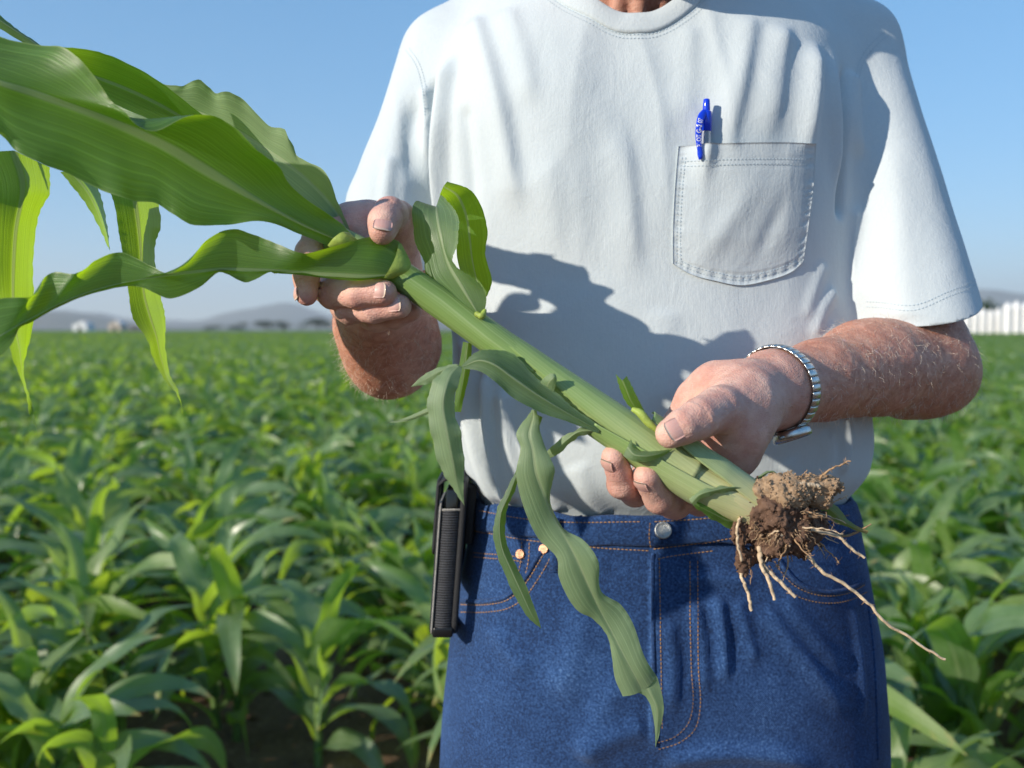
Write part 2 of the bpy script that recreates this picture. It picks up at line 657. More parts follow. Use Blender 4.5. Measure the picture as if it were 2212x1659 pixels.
N_PROTO = 12
protos = []
merged = []
for k in range(N_PROTO):
    st, lv = corn_proto(100 + k)
    sm = mesh_np('stem', *st)
    sm.materials.append(MAT_STEM)
    lms = []
    for v, f, uv in lv:
        lm = mesh_np('leaf', v, f, uv=uv)
        lm.materials.append(MAT_CROP[k % 3])
        lms.append(lm)
    protos.append((sm, lms))
    allv, allf = merge([st] + [(v, f) for v, f, uv in lv])
    uv = np.vstack([np.full((len(st[0]), 2), .45)] + [q[2] for q in lv])
    mm = mesh_np('corn', allv, allf, uv=uv)
    mm.materials.append(MAT_CROP[k % 3])
    merged.append(mm)

def field_points(dmax):
    pts = []
    rng = np.random.default_rng(11)
    nrow = int(dmax * 1.6 / ROW_SP)
    for i in range(-nrow, nrow):
        base = ROW_NRM * (i * ROW_SP + ROW_OFF + ROW_SP / 2)
        s = np.arange(-dmax * .2, dmax * 1.3, .125)
        s = s + rng.normal(0, .03, len(s))
        xy = base[None] + ROW_DIR[None] * s[:, None] + rng.normal(0, .065, (len(s), 2))
        keep = rng.random(len(s)) > .05
        xy = xy[keep]
        y = xy[:, 1]
        lim = np.where(y < 40, .95 * np.maximum(y, 0) + 3.5, .80 * y + 9.5)
        ok = (y > 1.95) & (np.abs(xy[:, 0]) < lim) & (np.hypot(xy[:, 0], y) < dmax)
        ok &= np.hypot(xy[:, 0] - .15, (y - 1.0)) > .62
        fur = np.abs(xy[:, 0] * ROW_NRM[0] + y * ROW_NRM[1] - .37)      # one open furrow beside the man
        ok &= ~((fur < .07) & (y < 4.2) & (xy[:, 0] < 0))
        ok &= ~((y < 2.25) & (xy[:, 0] > -.35) & (xy[:, 0] < .75))
        pts.append(xy[ok])
    return np.vstack(pts)

fp = field_points(75.0)
prng = np.random.default_rng(5)
f_rot = prng.random(len(fp)) * 6.283
f_scl = np.clip(prng.normal(.95, .13, len(fp)), .6, 1.2)
f_idx = prng.integers(0, N_PROTO, len(fp))
f_dist = np.hypot(fp[:, 0], fp[:, 1])
f_z = ground_z(fp[:, 0], fp[:, 1])
px = 1106 + FPX * fp[:, 0] / fp[:, 1]
in_view = (px > -120) & (px < 2330) & ~((px > 1060) & (px < 1800)) & (fp[:, 1] > 1.5)
order = np.argsort(np.where(in_view, f_dist, 1e9))[:300]
single = np.zeros(len(fp), bool)
single[order] = True
ORD = ['nearest', 'second', 'third', 'fourth', 'fifth', 'sixth', 'seventh', 'eighth', 'ninth', 'tenth', 'eleventh', 'twelfth', 'thirteenth', 'fourteenth']
front_label = {}
for sgn, ref in ((-1, 'the black pouch'), (1, 'the man\'s jeans')):
    sel = [i for i in order if (fp[i, 0] - .1) * sgn > 0 and (0 < px[i] < 2212)][:14]
    for n_, i in enumerate(sorted(sel, key=lambda q: abs(px[q] - 1430))):
        front_label[i] = 'front corn plant %s of the man, %s one sideways from %s' % ('left' if sgn < 0 else 'right', ORD[n_], ref)
def zone(i):
    side = 'left' if fp[i, 0] < .1 else 'right'
    d_ = f_dist[i]
    if d_ < 3.6:
        return 'low corn plant in the near rows %s of the man, just behind the front plants' % side
    if d_ < 5.5:
        return 'low corn plant in the middle rows %s of the man, well behind the front plants' % side
    return 'small blurred corn plant in the rows farther back, %s of the man' % side
for i in order:
    k = f_idx[i]
    side = 'left' if fp[i, 0] < .1 else 'right'
    lab = front_label.get(i) or zone(i)
    t = thing('corn_plant', lab, 'corn plant', (fp[i, 0], fp[i, 1], f_z[i]), ('front corn plants %s of the man' % side) if i in front_label else lab.replace('low corn plant', 'corn plants').replace('small blurred corn plant', 'corn plants'))
    t.rotation_euler = (0, 0, f_rot[i])
    t.scale = (f_scl[i],) * 3
    obj('stem', protos[k][0], None, t)
    for lm in protos[k][1]:
        obj('leaf', lm, None, t)

def scatter(name, pts, rot, scl, idx, meshes, label=None):
    """one mass of repeated geometry: points of one mesh carry the plants"""
    col = bpy.data.collections.new(name + ' source')
    for k, me in enumerate(meshes):
        so = bpy.data.objects.new('%s source %02d' % (name, k), me)
        col.objects.link(so)
    me = bpy.data.meshes.new(name)
    me.vertices.add(len(pts))
    me.vertices.foreach_set('co', np.asarray(pts, np.float32).ravel())
    attr(me, 'rotz', rot)
    attr(me, 'scl', scl)
    a = me.attributes.new('idx', 'INT', 'POINT')
    a.data.foreach_set('value', np.asarray(idx, np.int32))
    me.update()
    o = obj(name, me)
    o['kind'] = 'stuff'
    if label:
        o['label'] = label
    ng = bpy.data.node_groups.new(name, 'GeometryNodeTree')
    ng.interface.new_socket('Geometry', in_out='INPUT', socket_type='NodeSocketGeometry')
    ng.interface.new_socket('Geometry', in_out='OUTPUT', socket_type='NodeSocketGeometry')
    N = ng.nodes.new
    gi, go = N('NodeGroupInput'), N('NodeGroupOutput')
    ci = N('GeometryNodeCollectionInfo')
    ci.inputs['Collection'].default_value = col
    ci.inputs['Separate Children'].default_value = True
    ci.inputs['Reset Children'].default_value = True
    ip = N('GeometryNodeInstanceOnPoints')
    ip.inputs['Pick Instance'].default_value = True
    def na(nm, dt):
        q = N('GeometryNodeInputNamedAttribute')
        q.data_type = dt
        q.inputs['Name'].default_value = nm
        return q.outputs['Attribute']
    cx = N('ShaderNodeCombineXYZ')
    L = ng.links.new
    L(na('rotz', 'FLOAT'), cx.inputs['Z'])
    L(gi.outputs[0], ip.inputs['Points'])
    L(ci.outputs[0], ip.inputs['Instance'])
    L(na('idx', 'INT'), ip.inputs['Instance Index'])
    L(cx.outputs[0], ip.inputs['Rotation'])
    L(na('scl', 'FLOAT'), ip.inputs['Scale'])
    L(ip.outputs[0], go.inputs[0])
    md = o.modifiers.new('scatter', 'NODES')
    md.node_group = ng
    return o

rest = ~single
scatter('corn_crop', np.column_stack([fp[rest], f_z[rest]]), f_rot[rest], f_scl[rest], f_idx[rest], merged, 'dense green corn crop running back to the horizon')

def far_patch(seed):
    rng = np.random.default_rng(seed)
    vs, us = [], []
    parts = []
    for k in range(60):
        x, y = rng.uniform(-1.3, 1.3, 2)
        v, f, uv = corn_leaf(rng, rng.uniform(.12, .36), rng.random() * 6.28, rng.uniform(.3, .5), rng.uniform(.08, .13), rng.uniform(.7, 1.3), rng.uniform(1.2, 2.4), rng.normal(0, .5), .1, 0, 6, 3)
        v += (x, y, 0)
        parts.append((v, f))
        us.append(uv)
    v, f = merge(parts)
    me = mesh_np('corn patch', v, f, uv=np.vstack(us))
    me.materials.append(MAT_CROP[seed % 3])
    return me
def far_points():
    out = []
    d = 72.0
    while d < 420:
        st = 1.55 if d < 160 else 2.0
        xs = np.arange(-.85 * d - 3, .85 * d + 3, st)
        out.append(np.column_stack([xs + prng.normal(0, .4, len(xs)), d + prng.normal(0, .4, len(xs)), np.full(len(xs), -.03)]))
        d += st if d < 160 else 2.6
    return np.vstack(out)
fq = far_points()
scatter('distant_corn_crop', fq, prng.random(len(fq)) * 6.28, prng.normal(1.08, .09, len(fq)), prng.integers(0, 6, len(fq)), [far_patch(200 + k) for k in range(6)], 'far corn crop reading as one green sheet')

def build_canopy():
    """beyond the plants one can tell apart the crop is one bumpy sheet"""
    ys = np.concatenate([np.linspace(395, 900, 120), np.geomspace(910, 3600, 60)])
    xs = np.linspace(-1.0, 1.0, 380)
    Xr, Y = np.meshgrid(xs, ys, indexing='ij')
    X = Xr * Y
    Z = .36 + .12 * fbm(np.stack([X * .35, Y * .35, 0 * X], -1), 2, 8)
    m = M('far crop')
    col = m.ramp(m.noise(m.oc, .6, 5, .7), (.35, (.04, .09, .022)), (.65, (.085, .16, .05)))
    mat = m.finish(m.principled(Base_Color=col, Roughness=.6, Normal=m.bump(m.noise(m.oc, 3, 4, .7), 1, .3)).outputs[0])
    o = obj('distant_field_canopy', mesh_np('canopy', np.stack([X, Y, Z], -1).reshape(-1, 3), grid_faces(len(xs), len(ys))[:, ::-1]), mat)
    o['kind'] = 'stuff'
    o['label'] = 'green crop running to the horizon as one sheet'
build_canopy()

def build_clods():
    rng = np.random.default_rng(21)
    parts = []
    ico = [(0, 0, 1), (.9, 0, .4), (.28, .85, .4), (-.72, .52, .4), (-.72, -.52, .4), (.28, -.85, .4), (.72, .52, -.4), (-.28, .85, -.4), (-.9, 0, -.4), (-.28, -.85, -.4), (.72, -.52, -.4), (0, 0, -1)]
    fc = [(0, 1, 2), (0, 2, 3), (0, 3, 4), (0, 4, 5), (0, 5, 1), (1, 6, 2), (2, 7, 3), (3, 8, 4), (4, 9, 5), (5, 10, 1), (6, 7, 2), (7, 8, 3), (8, 9, 4), (9, 10, 5), (10, 6, 1), (11, 7, 6), (11, 8, 7), (11, 9, 8), (11, 10, 9), (11, 6, 10)]
    ico, fc = np.array(ico), np.array(fc)
    n = 2600
    x = rng.uniform(-4.5, 4.5, n)
    y = rng.uniform(1.4, 9, n)
    z = ground_z(x, y)
    for i in range(n):
        s = rng.uniform(.006, .024) * (1 + (rng.random() < .07))
        v = ico * rng.uniform(.65, 1.3, (12, 1)) * s * (1, 1, .7) + (x[i], y[i], z[i] + s * .2)
        parts.append((v, fc))
    o = obj('soil_clods', mesh_np('clods', *merge(parts), smooth=False), mat_soil('clod soil', (.12, .075, .05), (.19, .12, .08), (.27, .185, .125), 2))
    o['kind'] = 'stuff'
    o['label'] = 'loose brown clods lying between the corn rows'
build_clods()

# ------------------------------------------------------------------ far trees and buildings
def far_tree(px_, py_top, dist, wpx, seed, label, tone):
    rng = np.random.default_rng(seed)
    b = P(px_, 712, dist)
    h = (712 - py_top) / FPX * dist + CAM_Z
    w = wpx / FPX * dist
    t = thing('tree', label, 'tree', (b[0], dist, 0), 'trees along the far edge of the field')
    c = np.array([(0, 0, -.2), (.02 * h, 0, .25 * h), (-.01 * h, .02 * h, .6 * h)])
    parts = [tube(catmull(c, 7), np.linspace(.035 * h, .015 * h, 7), 7)]
    for k in range(5):
        a = rng.random() * 6.28
        e = np.array((math.cos(a) * w * .32, math.sin(a) * w * .32, h * rng.uniform(.5, .8)))
        parts.append(tube(np.array([(0, 0, h * rng.uniform(.22, .4)), e * .5 + (0, 0, h * .2), e]), [.015 * h, .011 * h, .006 * h], 5))
    obj('trunk', mesh_np('trunk', *merge(parts)), mat_plain('far bark', (.09, .07, .05), .9), t)
    n = 1500
    cl = rng.normal(0, 1, (9, 3)) * (w * .24, w * .24, h * .16) + (0, 0, h * .6)
    ci = cl[rng.integers(0, 9, n)]
    p = ci + rng.normal(0, 1, (n, 3)) * (w * .13, w * .13, h * .11)
    p[:, 2] = np.clip(p[:, 2], h * .08, h * 1.0)
    s = rng.uniform(.03, .06, n)[:, None] * h
    a = rng.normal(0, 1, (n, 3))
    a /= np.linalg.norm(a, axis=1)[:, None]
    bb = np.cross(a, rng.normal(0, 1, (n, 3)))
    bb /= np.linalg.norm(bb, axis=1)[:, None]
    v = np.stack([p - a * s, p - bb * s * .6, p + a * s, p + bb * s * .6], 1).reshape(-1, 3)
    f = np.arange(n * 4).reshape(-1, 4)
    m = mat_plain('far foliage', tone, .7, .2, .35, .5)
    obj('crown', mesh_np('crown', v, f, smooth=False), m, t)

far_tree(575, 689, 760, 64, 1, 'broad dark round tree on the field edge, tallest one left of the hand', (.035, .055, .03))
far_tree(612, 698, 780, 46, 2, 'low dark tree close to the right flank of the broad tallest one', (.04, .06, .035))
far_tree(688, 687, 720, 56, 3, 'rounded grey-green tree standing alone just beside the bent elbow', (.045, .065, .04))
far_tree(455, 702, 900, 46, 4, 'low tree clump farthest from the man among the trees left of him', (.035, .055, .03))
far_tree(516, 701, 880, 40, 5, 'small bushy tree midway between the clump and the broad tall tree', (.04, .06, .03))
far_tree(2118, 646, 420, 66, 6, 'dark green tree showing over the white tanks beside the sleeve hem', (.04, .075, .03))

WHITE = mat_plain('white metal sheet', (.78, .78, .77), .5, .3, .04, .3)
ROOFW = mat_plain('pale sheet roof', (.62, .63, .65), .5, .3, .05, .3)
DARKO = mat_plain('dark opening', (.05, .05, .055), .6)
TANB = mat_plain('tan sheet', (.5, .42, .33), .6, .3, .06, .3)

def far_shed(px_, dist, wpx, hpx, label, wall):
    b = P(px_, 712, dist)
    w, h = wpx / FPX * dist, hpx / FPX * dist + CAM_Z
    L = w * 1.5
    t = thing('farm_shed', label, 'shed', (b[0], dist, 0), 'sheds on the horizon')
    v = np.array([(-w / 2, 0, 0), (w / 2, 0, 0), (w / 2, 0, h * .72), (0, 0, h), (-w / 2, 0, h * .72)])
    v = np.vstack([v, v + (0, L, 0)])
    f = [(0, 1, 2, 4), (2, 3, 4, 4), (1, 6, 7, 2), (5, 0, 4, 9), (6, 5, 9, 7), (7, 9, 8, 8)]
    me = bpy.data.meshes.new('wall')
    me.from_pydata(v.tolist(), [], [tuple(dict.fromkeys(q)) for q in f])
    obj('wall', me, wall, t)
    th = h * .04
    for s in (-1, 1):
        a, c = np.array((s * (w / 2 + .3), -.4, h * .70)), np.array((0, -.4, h + th * .6))
        q = np.array([a, c, c + (0, L + .8, 0), a + (0, L + .8, 0)])
        q = np.vstack([q, q + (0, 0, th)])
        obj('roof', mesh_np('roof', q, np.array([(0, 1, 2, 3), (7, 6, 5, 4), (0, 4, 5, 1), (1, 5, 6, 2), (2, 6, 7, 3), (3, 7, 4, 0)]), smooth=False), ROOFW, t)
    obj('door', mesh_np('door', *box((0, -.05, h * .27), (w * .3, .1, h * .54)), smooth=False), DARKO, t)
far_shed(172, 820, 30, 17, 'small white gabled shed on the horizon beside the hanging leaf tips', WHITE)
far_shed(247, 860, 26, 18, 'tan gabled shed with pale roof on the horizon right of the white shed', TANB)
far_shed(292, 900, 34, 12, 'low dark wide shed on the horizon beside the tan shed', mat_plain('dark sheet', (.12, .12, .13), .6))

def far_tank(px_, dist, wpx, hpx, label):
    b = P(px_, 712, dist)
    r, h = wpx / FPX * dist / 2, hpx / FPX * dist + CAM_Z
    t = thing('storage_tank', label, 'tank', (b[0], dist, 0), 'white storage tanks at the field edge')
    prof = np.array([(r, 0), (r, h * .86), (r * .97, h * .88), (r * .55, h * .96), (r * .18, h * .995), (.01, h)])
    a = np.linspace(0, 2 * np.pi, 28, endpoint=False)
    v = np.stack([prof[:, 0][:, None] * np.cos(a), prof[:, 0][:, None] * np.sin(a), np.broadcast_to(prof[:, 1][:, None], (6, 28))], -1).reshape(-1, 3)
    obj('shell', mesh_np('shell', v, grid_faces(6, 28, True)), WHITE, t)
    for k in range(1, 5):
        z = h * .86 * k / 5
        c = np.stack([(r + .02) * np.cos(a), (r + .02) * np.sin(a), 0 * a + z], -1)
        obj('ring', mesh_np('ring', *tube(np.vstack([c, c[:1]]), .05, 5, False)), ROOFW, t)
    obj('cap', mesh_np('cap', *tube(np.array([(0, 0, h * .99), (0, 0, h * 1.03)]), r * .15, 10)), ROOFW, t)
names = ['leftmost', 'second', 'third', 'fourth', 'fifth']
for k in range(5):
    far_tank(2088 + 17 * k, 205, 15.5, 46 - (k % 2) * 3, 'shorter white storage tank, %s from the sleeve in its row' % ('nearest' if k == 0 else names[k]))
for k in range(4):
    far_tank(2176 + 19 * k, 200, 18, 58 + (k % 2) * 3, 'taller white storage tank beyond the short row, %s from the sleeve' % ('nearest' if k == 0 else names[k]))

# ------------------------------------------------------------------ the air between here and the hills
def build_haze():
    m = M('air')
    v = m.n('VolumePrincipled', i={'Color': (.88, .94, 1.0, 1), 'Density': 9e-5, 'Anisotropy': .1})
    m.t.links.new(v.outputs[0], m.out.inputs['Volume'])
    o = obj('haze', mesh_np('haze', *box((0, 6900, 359), (33400, 20000, 722)), smooth=False), m.m)
    o['kind'] = 'stuff'
    o['label'] = 'pale blue haze lying over the far field and hills'
build_haze()
# ------------------------------------------------------------------ the man
def zr(py, d=1.0):
    return P(1106, py, d)[2]

def loft_d(p, rows, n=2.5):
    """distance-like value to a body of stacked rounded sections; rows: z, x left, x right, y front, y back"""
    r = np.asarray(rows, float)
    r = r[np.argsort(r[:, 0])]
    zf = np.linspace(r[0, 0], r[-1, 0], 200)
    def ev(col):
        y = np.interp(zf, r[:, 0], r[:, col])
        k = np.hanning(17)
        k /= k.sum()
        yp = np.pad(y, 8, mode='edge')
        return np.interp(p[..., 2], zf, np.convolve(yp, k, 'valid'))
    xl, xr, yf, yb = ev(1), ev(2), ev(3), ev(4)
    cx, a = (xl + xr) / 2, (xr - xl) / 2
    cy, b = (yf + yb) / 2, (yb - yf) / 2
    u, v = np.abs(p[..., 0] - cx) / a, np.abs(p[..., 1] - cy) / b
    q = (u ** n + v ** n) ** (1 / n) + 1e-9
    d = (q - 1) * np.sqrt((u * a) ** 2 + (v * b) ** 2) / q
    top, bot = r[-1, 0], r[0, 0]
    return np.maximum(d, np.maximum(p[..., 2] - top, bot - p[..., 2]))

def X1(px, d=1.0):
    return (px - 1106.0) / FPX * d

SHIRT_ROWS = [(zr(py), X1(l), X1(r), f, b) for py, l, r, f, b in (
    (-58, 1130, 1610, .950, 1.085), (20, 1050, 1740, .915, 1.11), (120, 985, 1806, .892, 1.125), (300, 945, 1832, .874, 1.13),
    (440, 943, 1824, .869, 1.13), (600, 958, 1816, .868, 1.125), (720, 980, 1829, .863, 1.12), (850, 982, 1849, .859, 1.12),
    (940, 988, 1864, .859, 1.12), (1000, 1002, 1860, .863, 1.12), (1040, 1020, 1838, .873, 1.11), (1064, 1040, 1812, .892, 1.10), (1110, 1050, 1806, .902, 1.09), (1180, 1050, 1806, .905, 1.09))]
SL_R = (P(1834, 122, 1.015), P(1984, 730, .925))      # sleeve on the right of the picture
SL_L = (P(956, 132, 1.015), P(845, 450, .975), P(840, 620, .945))

def seg_dist(x, z, pts):
    """distance to a polyline in the x-z plane, signed side, and how far along"""
    best = np.full(x.shape, 1e9)
    side = np.zeros_like(x)
    al = np.zeros_like(x)
    L = np.concatenate([[0], np.cumsum(np.linalg.norm(np.diff(pts, axis=0), axis=1))])
    for i in range(len(pts) - 1):
        a, b = pts[i], pts[i + 1]
        ba = b - a
        t = np.clip(((x - a[0]) * ba[0] + (z - a[1]) * ba[1]) / (ba @ ba), 0, 1)
        dx, dz = x - a[0] - t * ba[0], z - a[1] - t * ba[1]
        d = np.hypot(dx, dz)
        m = d < best
        best = np.where(m, d, best)
        side = np.where(m, np.sign(dx * -ba[1] + dz * ba[0]), side)
        al = np.where(m, (L[i] + t * (L[i + 1] - L[i])) / L[-1], al)
    return best, side, al

def fold(x, z, pts, w, amp, d=.87, skew=0.0, t0=.12, t1=.25, wob=0.0, sharp=1.0):
    """ridge along a line through picture points; skew > 0 makes its right flank steep"""
    q = PL([(a, b, d) for a, b in pts])[:, [0, 2]]
    q = catmull(q, 14)
    dist, side, al = seg_dist(x, z, q)
    # side > 0 is the right of a line drawn downwards
    ww = w / FPX * d * np.where(side > 0, 1 + skew, 1 - skew)
    tap = np.clip(al / max(t0, 1e-3), 0, 1) * np.clip((1 - al) / max(t1, 1e-3), 0, 1)
    tap = tap * tap * (3 - 2 * tap)
    prof = np.exp(-(dist / ww) ** (2 * sharp))
    if wob:
        amp = amp * (1 + wob * np.sin(al * 17 + x * 60))
    return amp * .001 * tap * prof

def mat_shirt():
    m = M('pale blue cotton')
    oc = m.oc
    big = m.noise(oc, 9, 4, .6)
    fz = m.noise(oc, 420, 3, .7)
    col = m.mix(m.mapr(big, .3, .7), (.52, .578, .605), (.568, .622, .645))
    col = m.mix(m.math('MULTIPLY', m.mapr(fz, .35, .75), .5), col, (.48, .54, .575))
    rib = m.noise(m.scale(oc, (1, 1, .10)), 700, 2, .6)
    h = m.math('ADD', m.math('MULTIPLY', rib, .5), m.math('MULTIPLY', fz, .55))
    wr = m.noise(m.scale(oc, (1.2, 1.2, .8)), 34, 3, .6, .6)
    nrm = m.bump(h, .5, .0008)
    nrm = m.bump(wr, .22, .0045, nrm)
    p = m.principled(Base_Color=col, Roughness=.9, Specular_IOR_Level=.15, Normal=nrm, Sheen_Weight=.15, Sheen_Roughness=.5)
    return m.finish(p.outputs[0])
MAT_SHIRT = mat_shirt()

def mat_skin():
    m = M('sun-worn skin')
    oc = m.oc
    palm = m.n('Attribute', attribute_name='palm').outputs['Fac']
    arm = m.n('Attribute', attribute_name='arm').outputs['Fac']
    b1 = m.noise(oc, 60, 4, .6)
    b2 = m.noise(oc, 190, 4, .65)
    b3 = m.noise(oc, 18, 3, .5)
    col = m.mix(m.mapr(b1, .35, .68), (.56, .295, .235), (.73, .475, .385))
    acol = m.mix(m.mapr(m.noise(oc, 120, 5, .7, .6), .34, .68), (.43, .165, .10), (.68, .365, .255))
    col = m.mix(arm, col, acol)
    col = m.mix(m.math('MULTIPLY', m.mapr(b2, .58, .74), m.mapr(arm, 0, 1, .22, .42)), col, (.33, .14, .09))
    spots = m.n('TexVoronoi', feature='F1', i={'Vector': oc, 'Scale': 75.0, 'Randomness': 1.0}).outputs['Distance']
    sf = m.math('MULTIPLY', m.mapr(spots, .34, .12), m.mapr(b3, .5, .64))
    col = m.mix(m.math('MULTIPLY', sf, .5), col, (.24, .105, .065))
    pl = m.math('MULTIPLY', m.mapr(spots, .2, .06), m.mapr(b3, .5, .38))
    col = m.mix(m.math('MULTIPLY', pl, m.math('MULTIPLY', arm, .6)), col, (.62, .36, .36))
    col = m.mix(m.math('MULTIPLY', m.mapr(b3, .35, .7), .28), col, (.52, .22, .17))
    col = m.mix(m.math('MULTIPLY', palm, .6), col, m.mix(m.mapr(b1, .4, .6), (.62, .31, .265), (.69, .395, .33)))
    vr = m.n('TexVoronoi', feature='DISTANCE_TO_EDGE', i={'Vector': m.scale(oc, (1, 1, 1.6)), 'Scale': 420.0}).outputs['Distance']
    wr = m.noise(m.scale(oc, (1.0, 1.0, 2.2)), 210, 4, .6, .4)
    h = m.math('ADD', m.math('MULTIPLY', m.mapr(vr, 0, .25), .35), wr)
    nrm = m.bump(h, .5, .0009)
    nrm = m.bump(m.noise(m.scale(oc, (1, 1, 1.5)), 120, 4, .65, .8), .28, .002, nrm)
    p = m.principled(Base_Color=col, Roughness=m.mapr(b1, .3, .7, .42, .6), Specular_IOR_Level=.42, Normal=nrm, Subsurface_Weight=.18, Subsurface_Radius=(.006, .0022, .0012), Subsurface_Scale=.6)
    return m.finish(p.outputs[0])
MAT_SKIN = mat_skin()

def mat_denim():
    m = M('dark blue denim')
    oc = m.oc
    fz = m.noise(oc, 480, 4, .75)
    tw = m.n('TexWave', wave_type='BANDS', bands_direction='DIAGONAL', i={'Vector': m.scale(oc, (1, .2, 1)), 'Scale': 330.0, 'Distortion': 3.0, 'Detail': 2.0, 'Detail Scale': 2.0}).outputs['Fac']
    big = m.noise(oc, 10, 5, .62)
    wear = m.n('Attribute', attribute_name='wear').outputs['Fac']
    f = m.math('ADD', m.math('MULTIPLY', m.mapr(big, .32, .68), .26), m.math('MULTIPLY', m.mapr(fz, .36, .70), .55))
    f = m.math('ADD', f, m.math('MULTIPLY', tw, .14))
    f = m.math('ADD', f, wear)
    col = m.ramp(f, (.15, (.006, .017, .055)), (.45, (.015, .048, .145)), (.74, (.042, .108, .28)), (1.0, (.14, .25, .43)))
    nrm = m.bump(m.math('ADD', m.math('MULTIPLY', tw, .6), fz), .55, .0009)
    wr = m.noise(m.scale(oc, (1, 1, .6)), 26, 4, .6, .5)
    nrm = m.bump(wr, .3, .006, nrm)
    p = m.principled(Base_Color=col, Roughness=.85, Specular_IOR_Level=.2, Normal=nrm, Sheen_Weight=.1)
    return m.finish(p.outputs[0])
MAT_DENIM = mat_denim()
MAT_THREAD = mat_plain('tan thread', (.30, .17, .075), .8, .2, .25, 200)
MAT_THREAD_PALE = mat_plain('pale blue thread', (.46, .55, .61), .85, .1, .1, 200)
MAT_NAIL = None

person = thing('person', 'man in pale blue pocket T-shirt and dark jeans holding a corn plant with both hands', 'person', (.15, 1.0, 0))

